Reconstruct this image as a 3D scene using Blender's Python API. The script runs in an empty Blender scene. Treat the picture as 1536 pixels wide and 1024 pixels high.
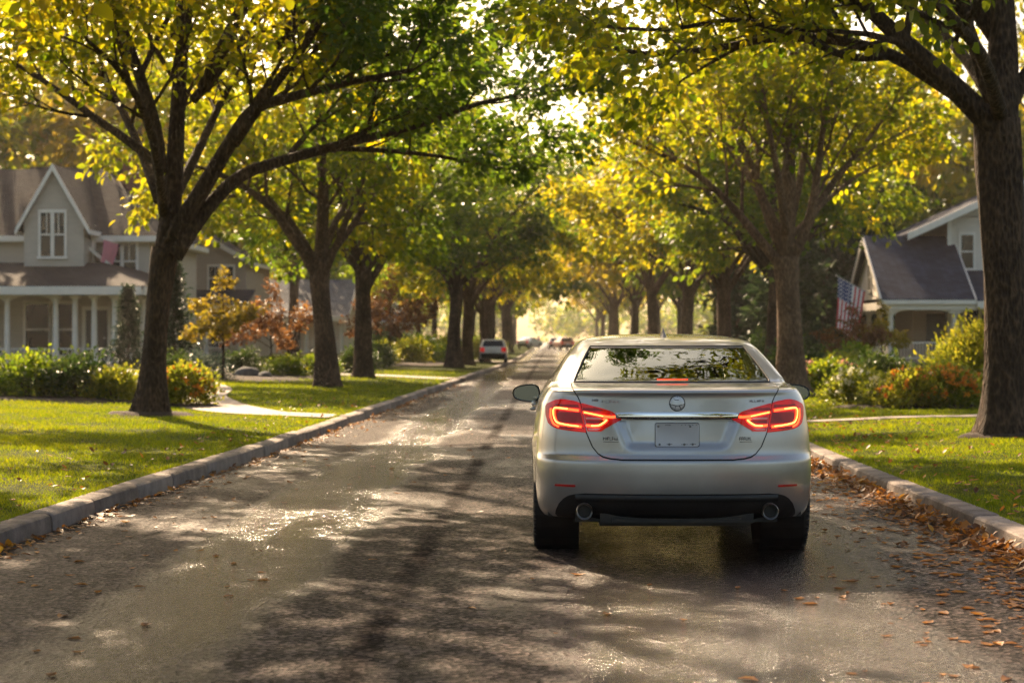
import bpy, bmesh, math, random
import numpy as np
from mathutils import Vector, Matrix, Quaternion

R = math.radians
F = 3000.0            # focal length of the photograph in pixels
CH = 1.45             # camera height
col = bpy.context.scene.collection
SC = bpy.context.scene
rng = random.Random(7)

def at(px, py, Y):
    return Vector(((px - 830) * Y / F, Y, CH + (505 - py) * Y / F))

# ------------------------------------------------------------------ objects
def tag(o, label=None, cat=None, group=None, kind=None):
    if label: o['label'] = label
    if cat: o['category'] = cat
    if group: o['group'] = group
    if kind: o['kind'] = kind
    return o

def empty(name, loc=(0, 0, 0), rz=0.0):
    o = bpy.data.objects.new(name, None)
    col.objects.link(o)
    o.location = loc
    o.rotation_euler = (0, 0, rz)
    o.empty_display_size = 0.3
    return o

def kids(o):
    return [c for c in col.objects if c.parent is o]

def copy_tree(o, parent=None):
    c = o.copy(); col.objects.link(c)
    if parent is not None: c.parent = parent
    for ch in kids(o): copy_tree(ch, c)
    return c

class MB:
    def __init__(self):
        self.v = []; self.f = []; self.m = []; self.mi = 0
    def add(self, vs, fs):
        b = len(self.v)
        self.v += [tuple(v) for v in vs]
        self.f += [tuple(b + i for i in f) for f in fs]
        self.m += [self.mi] * len(fs)
    def box(self, x0, x1, y0, y1, z0, z1):
        self.add([(x0,y0,z0),(x1,y0,z0),(x1,y1,z0),(x0,y1,z0),(x0,y0,z1),(x1,y0,z1),(x1,y1,z1),(x0,y1,z1)],
                 [(0,3,2,1),(4,5,6,7),(0,1,5,4),(1,2,6,5),(2,3,7,6),(3,0,4,7)])
    def cbox(self, c, sx, sy, sz, mat=None):
        vs = [Vector((a*sx/2, b*sy/2, d*sz/2)) for d in (-1,1) for (a,b) in ((-1,-1),(1,-1),(1,1),(-1,1))]
        if mat: vs = [mat @ v for v in vs]
        self.add([Vector(c) + v for v in vs], [(0,3,2,1),(4,5,6,7),(0,1,5,4),(1,2,6,5),(2,3,7,6),(3,0,4,7)])
    def slab(self, poly, th, d=(0,0,-1)):
        """a flat polygon given real thickness"""
        d = Vector(d) * th
        n = len(poly); p = [Vector(q) for q in poly]
        self.add(p + [q + d for q in p], [tuple(range(n)), tuple(range(2*n-1, n-1, -1))] +
                 [((i+1) % n, i, n+i, n+(i+1) % n) for i in range(n)])
    def tube(self, pts, rad, n=8, cap=True, lobes=None, closed=False):
        pts = [Vector(p) for p in pts]
        if not hasattr(rad, '__len__'): rad = [rad]*len(pts)
        N = len(pts)
        t0 = (pts[1]-pts[0]).normalized()
        u = t0.orthogonal().normalized()
        if lobes: 
            u = Vector((1,0,0)) - t0*t0.x; u.normalize()
        vs = []; fs = []; prev = t0
        for i, p in enumerate(pts):
            if closed: t = (pts[(i+1) % N]-pts[i-1])
            else: t = (pts[min(i+1, N-1)] - pts[max(i-1, 0)])
            t = t.normalized() if t.length > 1e-9 else prev
            q = prev.rotation_difference(t)
            u = (q @ u); u = (u - t*u.dot(t)).normalized()
            w = t.cross(u); prev = t
            for k in range(n):
                a = 2*math.pi*k/n
                r = rad[i]
                if lobes: r *= lobes(i, a)
                vs.append(p + u*(math.cos(a)*r) + w*(math.sin(a)*r))
        for i in range(N if closed else N-1):
            j = (i+1) % N
            for k in range(n):
                a, b = i*n+k, i*n+(k+1) % n
                fs.append((a, b, j*n+(k+1) % n, j*n+k))
        if cap and not closed:
            fs.append(tuple(range(n-1, -1, -1))); fs.append(tuple(range((N-1)*n, N*n)))
        self.add(vs, fs)
    def lathe(self, prof, c, axis='z', n=24, close=False):
        """prof: list of (radius, height along axis)"""
        vs = []; fs = []; P = len(prof)
        for k in range(n):
            a = 2*math.pi*k/n
            for r, h in prof:
                x, y = r*math.cos(a), r*math.sin(a)
                v = (x, y, h) if axis == 'z' else ((h, x, y) if axis == 'x' else (x, h, y))
                vs.append(Vector(c) + Vector(v))
        for k in range(n):
            for i in range(P - (0 if close else 1)):
                j = (i+1) % P; k2 = (k+1) % n
                fs.append((k*P+i, k2*P+i, k2*P+j, k*P+j))
        self.add(vs, fs)
    def build(self, name, mats, parent=None, smooth=False, sharp=None):
        me = bpy.data.meshes.new(name)
        me.from_pydata(self.v, [], self.f)
        if not isinstance(mats, (list, tuple)): mats = [mats]
        for m in mats: me.materials.append(m)
        if len(mats) > 1: me.polygons.foreach_set('material_index', self.m)
        bm = bmesh.new(); bm.from_mesh(me)
        bmesh.ops.recalc_face_normals(bm, faces=bm.faces)
        bm.to_mesh(me); bm.free()
        if smooth:
            me.polygons.foreach_set('use_smooth', [True]*len(me.polygons))
            if sharp: me.set_sharp_from_angle(angle=R(sharp))
        o = bpy.data.objects.new(name, me); col.objects.link(o)
        if parent is not None: o.parent = parent
        return o

def np_mesh(name, verts, faces, mat, parent=None, smooth=False):
    """verts (N,3) array, faces (M,k) array"""
    me = bpy.data.meshes.new(name)
    N, (M, k) = len(verts), faces.shape
    me.vertices.add(N); me.vertices.foreach_set('co', np.ascontiguousarray(verts, dtype=np.float32).ravel())
    me.loops.add(M*k); me.loops.foreach_set('vertex_index', np.ascontiguousarray(faces, dtype=np.int32).ravel())
    me.polygons.add(M)
    me.polygons.foreach_set('loop_start', np.arange(0, M*k, k, dtype=np.int32))
    try: me.polygons.foreach_set('loop_total', np.full(M, k, dtype=np.int32))
    except Exception: pass
    me.update(calc_edges=True)
    me.materials.append(mat)
    if smooth: me.polygons.foreach_set('use_smooth', np.ones(M, dtype=bool))
    o = bpy.data.objects.new(name, me); col.objects.link(o)
    if parent is not None: o.parent = parent
    return o

# ------------------------------------------------------------------ materials
def nt_new(name):
    m = bpy.data.materials.new(name); m.use_nodes = True
    nt = m.node_tree; nt.nodes.clear()
    out = nt.nodes.new('ShaderNodeOutputMaterial')
    return m, nt, out
def N(nt, t, **kw):
    n = nt.nodes.new(t)
    for k, v in kw.items():
        if k in n.inputs: n.inputs[k].default_value = v
        else: setattr(n, k, v)
    return n
def L(nt, a, b): nt.links.new(a, b)
def ramp(nt, fac, stops):
    r = nt.nodes.new('ShaderNodeValToRGB')
    e = r.color_ramp.elements
    while len(e) < len(stops): e.new(0.5)
    for i, (p, c) in enumerate(stops):
        e[i].position = p
        e[i].color = (c, c, c, 1) if not hasattr(c, '__len__') else (*c, 1)
    L(nt, fac, r.inputs[0]); return r
def math_n(nt, op, a, b=None, c=None, clamp=False):
    n = nt.nodes.new('ShaderNodeMath'); n.operation = op; n.use_clamp = clamp
    for i, v in enumerate((a, b, c)):
        if v is None: continue
        if isinstance(v, (int, float)): n.inputs[i].default_value = v
        else: L(nt, v, n.inputs[i])
    return n.outputs[0]
def mixc(nt, fac, a, b, mode='MIX'):
    n = nt.nodes.new('ShaderNodeMix'); n.data_type = 'RGBA'; n.blend_type = mode
    for s, v in ((0, fac), (6, a), (7, b)):
        if isinstance(v, (int, float)): n.inputs[s].default_value = v
        elif hasattr(v, '__len__'): n.inputs[s].default_value = (*v, 1)
        else: L(nt, v, n.inputs[s])
    return n.outputs[2]
def noise(nt, vec, scale, detail=4, rough=0.55, w=None):
    n = N(nt, 'ShaderNodeTexNoise', Scale=scale, Detail=detail, Roughness=rough)
    if vec is not None: L(nt, vec, n.inputs['Vector'])
    return n.outputs['Fac']
def coords(nt, scale=(1,1,1), which='Object'):
    tc = nt.nodes.new('ShaderNodeTexCoord')
    mp = nt.nodes.new('ShaderNodeMapping'); mp.inputs['Scale'].default_value = scale
    L(nt, tc.outputs[which], mp.inputs['Vector'])
    return mp.outputs[0]
def bump(nt, h, dist, strength=1.0):
    b = N(nt, 'ShaderNodeBump', Distance=dist, Strength=strength)
    L(nt, h, b.inputs['Height']); return b.outputs[0]

def plain(name, c, c2=None, scale=6, rough=0.6, metal=0.0, coat=0.0, bsc=0, bd=0.002, stretch=(1,1,1), spec=0.5, r2=None):
    m, nt, out = nt_new(name)
    p = N(nt, 'ShaderNodeBsdfPrincipled', Roughness=rough, Metallic=metal)
    p.inputs['Coat Weight'].default_value = coat
    p.inputs['Coat Roughness'].default_value = 0.03
    p.inputs['Specular IOR Level'].default_value = spec
    v = coords(nt, stretch)
    if c2 is None: c2 = tuple(x*0.82 for x in c)
    f = noise(nt, v, scale, 5)
    L(nt, ramp(nt, f, [(0.32, c2), (0.68, c)]).outputs[0], p.inputs['Base Color'])
    if r2 is not None:
        f2 = noise(nt, v, scale*2.3, 4)
        L(nt, ramp(nt, f2, [(0.35, rough), (0.65, r2)]).outputs[0], p.inputs['Roughness'])
    if bsc:
        L(nt, bump(nt, noise(nt, v, bsc, 6, 0.65), bd), p.inputs['Normal'])
    L(nt, p.outputs[0], out.inputs[0]); return m

def foliage(name, stops, trans=None, tw=0.45, rough=0.42, zone=0.25, zamt=0.5):
    """thin leaf: diffuse + gloss on the lit side, warm translucency from behind; colour varies leaf by leaf and by spray"""
    m, nt, out = nt_new(name)
    g = nt.nodes.new('ShaderNodeNewGeometry')
    oi = nt.nodes.new('ShaderNodeObjectInfo')
    z = noise(nt, coords(nt), zone, 2)
    z = math_n(nt, 'MULTIPLY_ADD', z, 2.2*zamt, -1.1*zamt)
    o2 = math_n(nt, 'MULTIPLY_ADD', oi.outputs['Random'], 0.24, -0.12)
    f = math_n(nt, 'ADD', math_n(nt, 'MULTIPLY_ADD', g.outputs['Random Per Island'], 0.62, 0.19), z)
    f = math_n(nt, 'ADD', f, o2, clamp=True)
    c = ramp(nt, f, stops).outputs[0]
    p = N(nt, 'ShaderNodeBsdfPrincipled', Roughness=rough)
    p.inputs['Specular IOR Level'].default_value = 0.22
    L(nt, c, p.inputs['Base Color'])
    t = nt.nodes.new('ShaderNodeBsdfTranslucent')
    tc = ramp(nt, f, trans if trans else [(s, tuple(min(1, x*2.6) for x in cc)) for s, cc in stops]).outputs[0]
    L(nt, tc, t.inputs[0])
    mx = N(nt, 'ShaderNodeMixShader'); mx.inputs[0].default_value = tw
    L(nt, p.outputs[0], mx.inputs[1]); L(nt, t.outputs[0], mx.inputs[2])
    L(nt, mx.outputs[0], out.inputs[0]); return m

def bark_mat(name, c1, c2):
    m, nt, out = nt_new(name)
    p = N(nt, 'ShaderNodeBsdfPrincipled', Roughness=0.85)
    p.inputs['Specular IOR Level'].default_value = 0.25
    v = coords(nt, (1, 1, 0.36))
    a = noise(nt, v, 22, 6, 0.6)
    b = noise(nt, coords(nt, (1, 1, 0.6)), 2.2, 4)
    d = N(nt, 'ShaderNodeTexVoronoi', Scale=26.0); L(nt, v, d.inputs['Vector'])
    h = math_n(nt, 'ADD', math_n(nt, 'MULTIPLY', a, 0.9), math_n(nt, 'MULTIPLY', d.outputs['Distance'], 0.7))
    f = math_n(nt, 'ADD', math_n(nt, 'MULTIPLY', h, 0.6), math_n(nt, 'MULTIPLY_ADD', b, 0.7, -0.3), clamp=True)
    L(nt, ramp(nt, f, [(0.25, tuple(x*0.55 for x in c1)), (0.5, c1), (0.78, c2)]).outputs[0], p.inputs['Base Color'])
    L(nt, bump(nt, h, 0.075), p.inputs['Normal'])
    L(nt, p.outputs[0], out.inputs[0]); return m

def siding(name, c, lap=0.13):
    m, nt, out = nt_new(name)
    p = N(nt, 'ShaderNodeBsdfPrincipled', Roughness=0.6)
    tc = nt.nodes.new('ShaderNodeTexCoord'); sx = nt.nodes.new('ShaderNodeSeparateXYZ')
    L(nt, tc.outputs['Object'], sx.inputs[0])
    saw = math_n(nt, 'FRACT', math_n(nt, 'DIVIDE', sx.outputs[2], lap))
    edge = math_n(nt, 'LESS_THAN', saw, 0.08)
    f = noise(nt, coords(nt, (1, 1, 6)), 1.6, 5)
    base = ramp(nt, f, [(0.3, tuple(x*0.86 for x in c)), (0.7, c)]).outputs[0]
    L(nt, base, p.inputs['Base Color'])
    h = math_n(nt, 'SUBTRACT', 1.0, math_n(nt, 'ADD', saw, math_n(nt, 'MULTIPLY', edge, 0.6)))
    L(nt, bump(nt, h, 0.025), p.inputs['Normal'])
    L(nt, p.outputs[0], out.inputs[0]); return m

def shingles(name, c, dc, sx=3.0, sz=7.0):
    m, nt, out = nt_new(name)
    p = N(nt, 'ShaderNodeBsdfPrincipled', Roughness=0.85)
    p.inputs['Specular IOR Level'].default_value = 0.12
    tc = nt.nodes.new('ShaderNodeTexCoord'); s = nt.nodes.new('ShaderNodeSeparateXYZ')
    L(nt, tc.outputs['Object'], s.inputs[0])
    cb = nt.nodes.new('ShaderNodeCombineXYZ')
    L(nt, math_n(nt, 'ADD', s.outputs[0], s.outputs[1]), cb.inputs[0]); L(nt, math_n(nt, 'MULTIPLY', s.outputs[2], 1.7), cb.inputs[1])
    b = nt.nodes.new('ShaderNodeTexBrick')
    b.inputs['Color1'].default_value = (*c, 1); b.inputs['Color2'].default_value = (*dc, 1)
    b.inputs['Mortar'].default_value = (*[x*0.55 for x in dc], 1)
    b.inputs['Scale'].default_value = 1.0; b.inputs['Brick Width'].default_value = 0.3
    b.inputs['Row Height'].default_value = 0.16; b.inputs['Mortar Size'].default_value = 0.012
    L(nt, cb.outputs[0], b.inputs['Vector'])
    n = noise(nt, coords(nt), 0.9, 5)
    cc = mixc(nt, 1.0, b.outputs['Color'], ramp(nt, n, [(0.3, 0.72), (0.7, 1.15)]).outputs[0], 'MULTIPLY')
    L(nt, cc, p.inputs['Base Color'])
    L(nt, bump(nt, b.outputs['Fac'], -0.01), p.inputs['Normal'])
    L(nt, p.outputs[0], out.inputs[0]); return m

def emit(name, c, s):
    m, nt, out = nt_new(name)
    e = N(nt, 'ShaderNodeEmission', Strength=s); e.inputs[0].default_value = (*c, 1)
    L(nt, e.outputs[0], out.inputs[0]); return m

def thin_glass(name, tint, refl=(0.74, 0.80, 0.74), ior=1.5):
    m, nt, out = nt_new(name)
    t = nt.nodes.new('ShaderNodeBsdfTransparent'); t.inputs[0].default_value = (*tint, 1)
    g = N(nt, 'ShaderNodeBsdfGlossy', Roughness=0.012); g.inputs[0].default_value = (*refl, 1)
    f = N(nt, 'ShaderNodeFresnel', IOR=ior)
    k = math_n(nt, 'MULTIPLY_ADD', f.outputs[0], 1.15, 0.03, clamp=True)
    w = noise(nt, coords(nt), 2.0, 2)
    L(nt, bump(nt, w, 0.006), g.inputs['Normal'])
    mx = nt.nodes.new('ShaderNodeMixShader')
    L(nt, k, mx.inputs[0]); L(nt, t.outputs[0], mx.inputs[1]); L(nt, g.outputs[0], mx.inputs[2])
    L(nt, mx.outputs[0], out.inputs[0]); return m

M = {}
# ---- foliage kinds
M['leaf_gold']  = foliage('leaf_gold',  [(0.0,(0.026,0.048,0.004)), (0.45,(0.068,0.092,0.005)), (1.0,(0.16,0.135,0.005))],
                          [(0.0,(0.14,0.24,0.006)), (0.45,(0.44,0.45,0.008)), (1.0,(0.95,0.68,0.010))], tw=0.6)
M['leaf_green'] = foliage('leaf_green', [(0.0,(0.022,0.042,0.004)), (0.5,(0.070,0.112,0.008)), (1.0,(0.155,0.155,0.008))],
                          [(0.0,(0.12,0.22,0.006)), (0.5,(0.40,0.44,0.008)), (1.0,(0.85,0.65,0.010))], tw=0.58)
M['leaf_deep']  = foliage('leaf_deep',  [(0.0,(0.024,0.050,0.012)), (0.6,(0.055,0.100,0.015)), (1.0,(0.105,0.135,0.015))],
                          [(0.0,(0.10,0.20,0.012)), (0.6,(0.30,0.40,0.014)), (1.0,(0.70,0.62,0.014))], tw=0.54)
M['leaf_amber'] = foliage('leaf_amber', [(0.0,(0.07,0.075,0.010)), (0.5,(0.15,0.13,0.014)), (1.0,(0.24,0.16,0.016))],
                          [(0.0,(0.25,0.24,0.02)), (0.5,(0.55,0.42,0.03)), (1.0,(0.75,0.45,0.03))], tw=0.5)
M['leaf_red']   = foliage('leaf_red',   [(0.0,(0.055,0.026,0.012)), (0.5,(0.12,0.052,0.022)), (1.0,(0.21,0.10,0.028))],
                          [(0.0,(0.17,0.07,0.025)), (0.5,(0.34,0.15,0.045)), (1.0,(0.50,0.26,0.06))], tw=0.45)
M['needle']     = foliage('needle',     [(0.0,(0.012,0.026,0.012)), (0.5,(0.024,0.046,0.018)), (1.0,(0.045,0.07,0.022))], tw=0.2)
M['leaf_shrub'] = foliage('leaf_shrub', [(0.0,(0.020,0.042,0.010)), (0.5,(0.045,0.078,0.012)), (1.0,(0.09,0.105,0.012))], tw=0.24)
M['leaf_lime']  = foliage('leaf_lime',  [(0.0,(0.075,0.10,0.010)), (0.5,(0.16,0.17,0.014)), (1.0,(0.30,0.24,0.018))],
                          [(0.0,(0.20,0.28,0.02)), (0.5,(0.44,0.46,0.03)), (1.0,(0.72,0.58,0.04))], tw=0.45)
M['leaf_blue']  = foliage('leaf_blue',  [(0.0,(0.03,0.045,0.035)), (1.0,(0.08,0.11,0.085))], tw=0.25)
M['petal_orange'] = foliage('petal_orange', [(0.0,(0.55,0.10,0.015)), (0.5,(0.70,0.22,0.022)), (1.0,(0.78,0.42,0.04))], tw=0.35)
M['petal_pink'] = foliage('petal_pink', [(0.0,(0.45,0.12,0.10)), (1.0,(0.65,0.34,0.26))], tw=0.35)
M['petal_pale'] = foliage('petal_pale', [(0.0,(0.65,0.50,0.16)), (1.0,(0.75,0.68,0.50))], tw=0.35)
M['grass']      = foliage('grass',      [(0.0,(0.026,0.055,0.005)), (0.5,(0.050,0.085,0.006)), (1.0,(0.10,0.115,0.007))],
                          [(0.0,(0.12,0.20,0.005)), (0.5,(0.30,0.38,0.006)), (1.0,(0.56,0.52,0.008))], tw=0.5, zone=0.5, zamt=0.35)
M['dead_leaf']  = foliage('dead_leaf',  [(0.0,(0.05,0.022,0.009)), (0.35,(0.15,0.060,0.015)), (0.7,(0.36,0.145,0.022)), (1.0,(0.52,0.27,0.035))], tw=0.22, rough=0.5, zone=2.0)
M['bark']       = bark_mat('bark', (0.080,0.049,0.030), (0.19,0.120,0.072))
M['bark_dark']  = bark_mat('bark_dark', (0.055,0.034,0.021), (0.15,0.094,0.057))
M['bark_pale']  = bark_mat('bark_pale', (0.135,0.084,0.050), (0.31,0.198,0.117))
# ---- building
M['wall_greige'] = siding('wall_greige', (0.46,0.405,0.325))
M['wall_sand']   = siding('wall_sand', (0.40,0.33,0.26))
M['wall_cream']  = siding('wall_cream', (0.70,0.63,0.54))
M['trim']        = plain('trim', (0.80,0.75,0.67), (0.72,0.67,0.59), 3, 0.5)
M['roof_brown']  = shingles('roof_brown', (0.046,0.042,0.043), (0.024,0.022,0.023))
M['roof_grey']   = shingles('roof_grey', (0.055,0.064,0.094), (0.030,0.036,0.056))
M['roof_slate']  = shingles('roof_slate', (0.17,0.18,0.21), (0.11,0.12,0.145))
M['pane']        = plain('pane', (0.014,0.015,0.015), (0.008,0.009,0.010), 1.2, 0.05, spec=0.4)
M['door_dark']   = plain('door_dark', (0.035,0.028,0.024), rough=0.35)
M['brick']       = shingles('brick', (0.25,0.10,0.07), (0.17,0.07,0.05))
M['deck']        = plain('deck', (0.30,0.25,0.20), rough=0.7, stretch=(1,8,1))
M['metal_pole']  = plain('metal_pole', (0.55,0.54,0.52), rough=0.35, metal=0.8)
# ---- ground
M['soil']        = plain('soil', (0.075,0.045,0.028), (0.035,0.022,0.014), 14, 0.95, bsc=40, bd=0.03)
M['stone']       = plain('stone', (0.17,0.165,0.165), (0.10,0.098,0.10), 5, 0.85, bsc=12, bd=0.03)
M['path']        = plain('path', (0.36,0.28,0.225), (0.27,0.21,0.17), 2.2, 0.75, bsc=60, bd=0.006)

def kerb_mat():
    m, nt, out = nt_new('kerb')
    p = N(nt, 'ShaderNodeBsdfPrincipled', Roughness=0.82)
    v = coords(nt)
    g = nt.nodes.new('ShaderNodeNewGeometry')
    a = noise(nt, v, 5, 6, 0.62); b = noise(nt, v, 90, 4, 0.7)
    f = math_n(nt, 'ADD', math_n(nt, 'MULTIPLY', a, 0.75), math_n(nt, 'MULTIPLY', b, 0.25))
    f = math_n(nt, 'ADD', f, math_n(nt, 'MULTIPLY_ADD', g.outputs['Random Per Island'], 0.26, -0.13))
    L(nt, ramp(nt, f, [(0.28, (0.10,0.075,0.06)), (0.48, (0.21,0.165,0.14)), (0.72, (0.34,0.28,0.24))]).outputs[0], p.inputs['Base Color'])
    L(nt, bump(nt, f, 0.03), p.inputs['Normal'])
    L(nt, p.outputs[0], out.inputs[0]); return m
M['kerb'] = kerb_mat()

def lawn_mat():
    m, nt, out = nt_new('lawn')
    p = N(nt, 'ShaderNodeBsdfPrincipled', Roughness=0.8)
    p.inputs['Specular IOR Level'].default_value = 0.03
    v = coords(nt)
    a = noise(nt, v, 0.7, 5); b = noise(nt, v, 30, 5, 0.7); c = noise(nt, coords(nt, (1, 0.3, 1)), 160, 3, 0.7)
    f = math_n(nt, 'ADD', math_n(nt, 'MULTIPLY', a, 0.55), math_n(nt, 'MULTIPLY', b, 0.45))
    L(nt, ramp(nt, f, [(0.3, (0.038,0.060,0.004)), (0.5, (0.070,0.095,0.005)), (0.72, (0.13,0.135,0.006))]).outputs[0], p.inputs['Base Color'])
    L(nt, bump(nt, math_n(nt, 'ADD', b, c), 0.06), p.inputs['Normal'])
    L(nt, p.outputs[0], out.inputs[0]); return m
M['lawn'] = lawn_mat()

def road_mat():
    """worn damp asphalt: coarse chippings, wheel tracks that hold water, a tar seam, old skid arcs, a few clear puddles"""
    m, nt, out = nt_new('road')
    p = N(nt, 'ShaderNodeBsdfPrincipled')
    tc = nt.nodes.new('ShaderNodeTexCoord'); v = tc.outputs['Object']
    s = nt.nodes.new('ShaderNodeSeparateXYZ'); L(nt, v, s.inputs[0])
    X, Y = s.outputs[0], s.outputs[1]
    chips = N(nt, 'ShaderNodeTexVoronoi', Scale=42.0); L(nt, v, chips.inputs['Vector'])
    grit = noise(nt, v, 210, 3, 0.7)
    mid = noise(nt, v, 13, 5, 0.65)
    broad = noise(nt, coords(nt, (0.55, 0.16, 1)), 1.0, 5, 0.6)
    wob = math_n(nt, 'MULTIPLY_ADD', noise(nt, coords(nt, (0, 0.35, 0)), 1.0, 3), 0.5, -0.25)
    Xw = math_n(nt, 'ADD', X, wob)
    def band(c, w, soft):
        d = math_n(nt, 'ABSOLUTE', math_n(nt, 'SUBTRACT', Xw, c))
        r = nt.nodes.new('ShaderNodeMapRange'); r.interpolation_type = 'SMOOTHSTEP'
        r.inputs['From Min'].default_value = w + soft; r.inputs['From Max'].default_value = max(0.0, w - soft)
        L(nt, d, r.inputs['Value']); return r.outputs[0]
    track = math_n(nt, 'MAXIMUM', band(-1.95, 0.40, 0.35), math_n(nt, 'MULTIPLY', band(1.1, 0.9, 0.4), 0.8))
    # wet: tracks and the broad patches
    w1 = math_n(nt, 'ADD', math_n(nt, 'MULTIPLY', track, 0.34), math_n(nt, 'MULTIPLY', broad, 0.95))
    w1 = math_n(nt, 'ADD', w1, math_n(nt, 'MULTIPLY_ADD', mid, 0.30, -0.15))
    wet = ramp(nt, w1, [(0.49, 0.0), (0.75, 1.0)]).outputs[0]
    puddle = ramp(nt, w1, [(0.86, 0.0), (0.96, 1.0)]).outputs[0]
    dist = math_n(nt, 'MULTIPLY_ADD', noise(nt, coords(nt, (1, 0.8, 0)), 2.5, 4), 0.06, -0.03)
    dx = math_n(nt, 'ABSOLUTE', math_n(nt, 'ADD', math_n(nt, 'SUBTRACT', X, -0.88), dist))
    seam = nt.nodes.new('ShaderNodeMapRange'); seam.interpolation_type = 'SMOOTHSTEP'
    seam.inputs['From Min'].default_value = 0.125; seam.inputs['From Max'].default_value = 0.03
    L(nt, dx, seam.inputs['Value'])
    tar = math_n(nt, 'MULTIPLY', seam.outputs[0], ramp(nt, noise(nt, coords(nt, (0.6, 0.5, 1)), 1.4, 4), [(0.34, 0.15), (0.58, 1.0)]).outputs[0])
    # colour
    agg = math_n(nt, 'ADD', math_n(nt, 'MULTIPLY', chips.outputs['Color'], 0.5), math_n(nt, 'MULTIPLY', grit, 0.5))
    dry = ramp(nt, agg, [(0.30, (0.008,0.0066,0.0062)), (0.52, (0.038,0.031,0.029)), (0.74, (0.25,0.19,0.17))]).outputs[0]
    stain = ramp(nt, noise(nt, coords(nt, (0.7, 0.22, 1)), 1.7, 5), [(0.35, 0.68), (0.65, 1.12)]).outputs[0]
    dry = mixc(nt, 1.0, dry, stain, 'MULTIPLY')
    wetc = mixc(nt, 1.0, dry, (0.25, 0.22, 0.20), 'MULTIPLY')
    c = mixc(nt, wet, dry, wetc)
    c = mixc(nt, math_n(nt, 'MULTIPLY', tar, 0.62), c, (0.010, 0.009, 0.008))
    L(nt, c, p.inputs['Base Color'])
    rd = ramp(nt, mid, [(0.3, 0.33), (0.7, 0.48)]).outputs[0]
    rw = math_n(nt, 'ADD', math_n(nt, 'MULTIPLY', wet, -0.30), rd)
    rw = math_n(nt, 'ADD', rw, math_n(nt, 'MULTIPLY', puddle, -0.12))
    rw = math_n(nt, 'ADD', rw, math_n(nt, 'MULTIPLY', tar, 0.15), clamp=True)
    rw = math_n(nt, 'MAXIMUM', rw, 0.07)
    L(nt, rw, p.inputs['Roughness'])
    sp = math_n(nt, 'MULTIPLY_ADD', wet, 0.22, 0.015)
    sp = math_n(nt, 'MULTIPLY', sp, math_n(nt, 'MULTIPLY_ADD', tar, -0.8, 1.0))
    L(nt, sp, p.inputs['Specular IOR Level'])
    hgt = math_n(nt, 'ADD', math_n(nt, 'MULTIPLY', chips.outputs['Distance'], 0.6), math_n(nt, 'MULTIPLY', grit, 0.35))
    hgt = math_n(nt, 'MULTIPLY', hgt, math_n(nt, 'MULTIPLY_ADD', puddle, -0.5, math_n(nt, 'MULTIPLY_ADD', wet, -0.45, 1.0)))
    b = N(nt, 'ShaderNodeBump', Distance=0.016, Strength=1.0); L(nt, hgt, b.inputs['Height'])
    geo = nt.nodes.new('ShaderNodeNewGeometry')
    va = nt.nodes.new('ShaderNodeVectorMath'); va.operation = 'SUBTRACT'; L(nt, chips.outputs['Color'], va.inputs[0]); va.inputs[1].default_value = (0.5, 0.5, 0.5)
    vb = nt.nodes.new('ShaderNodeVectorMath'); vb.operation = 'MULTIPLY'; L(nt, va.outputs[0], vb.inputs[0]); kk = math_n(nt, 'MULTIPLY_ADD', wet, -0.26, 0.46); cv = nt.nodes.new('ShaderNodeCombineXYZ'); L(nt, kk, cv.inputs[0]); L(nt, kk, cv.inputs[1]); L(nt, cv.outputs[0], vb.inputs[1])
    vc = nt.nodes.new('ShaderNodeVectorMath'); vc.operation = 'ADD'; L(nt, vb.outputs[0], vc.inputs[0]); L(nt, geo.outputs['Normal'], vc.inputs[1])
    vd = nt.nodes.new('ShaderNodeVectorMath'); vd.operation = 'NORMALIZE'; L(nt, vc.outputs[0], vd.inputs[0])
    L(nt, vd.outputs[0], b.inputs['Normal'])
    b2 = N(nt, 'ShaderNodeBump', Distance=0.012, Strength=0.6); L(nt, mid, b2.inputs['Height']); L(nt, b.outputs[0], b2.inputs['Normal'])
    L(nt, b2.outputs[0], p.inputs['Normal'])
    L(nt, p.outputs[0], out.inputs[0]); return m
M['road'] = road_mat()
# ---- vehicles
def paint(name, c, metal=0.75, rough=0.30):
    m, nt, out = nt_new(name)
    p = N(nt, 'ShaderNodeBsdfPrincipled', Metallic=metal, Roughness=rough)
    p.inputs['Coat Weight'].default_value = 1.0; p.inputs['Coat Roughness'].default_value = 0.04
    v = coords(nt)
    fl = N(nt, 'ShaderNodeTexVoronoi', Scale=900.0); L(nt, v, fl.inputs['Vector'])
    dust = noise(nt, v, 3.5, 6, 0.6)
    k = math_n(nt, 'ADD', math_n(nt, 'MULTIPLY', fl.outputs['Color'], 0.25), math_n(nt, 'MULTIPLY', dust, 0.75))
    L(nt, ramp(nt, k, [(0.25, tuple(x*0.86 for x in c)), (0.7, tuple(x*1.06 for x in c))]).outputs[0], p.inputs['Base Color'])
    L(nt, ramp(nt, dust, [(0.35, rough), (0.7, rough+0.10)]).outputs[0], p.inputs['Roughness'])
    L(nt, ramp(nt, dust, [(0.35, 0.03), (0.75, 0.16)]).outputs[0], p.inputs['Coat Roughness'])
    L(nt, p.outputs[0], out.inputs[0]); return m
M['silver'] = paint('silver', (0.46,0.45,0.436))
M['white_paint'] = paint('white_paint', (0.72,0.72,0.70), 0.0, 0.4)
M['pearl_paint'] = paint('pearl_paint', (0.50,0.54,0.56), 0.2, 0.4)
M['orange_paint'] = paint('orange_paint', (0.60,0.26,0.14), 0.1, 0.4)
M['black_plastic'] = plain('black_plastic', (0.009,0.009,0.0095), (0.005,0.005,0.0055), 8, 0.38, bsc=180, bd=0.001, r2=0.55)
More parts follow.
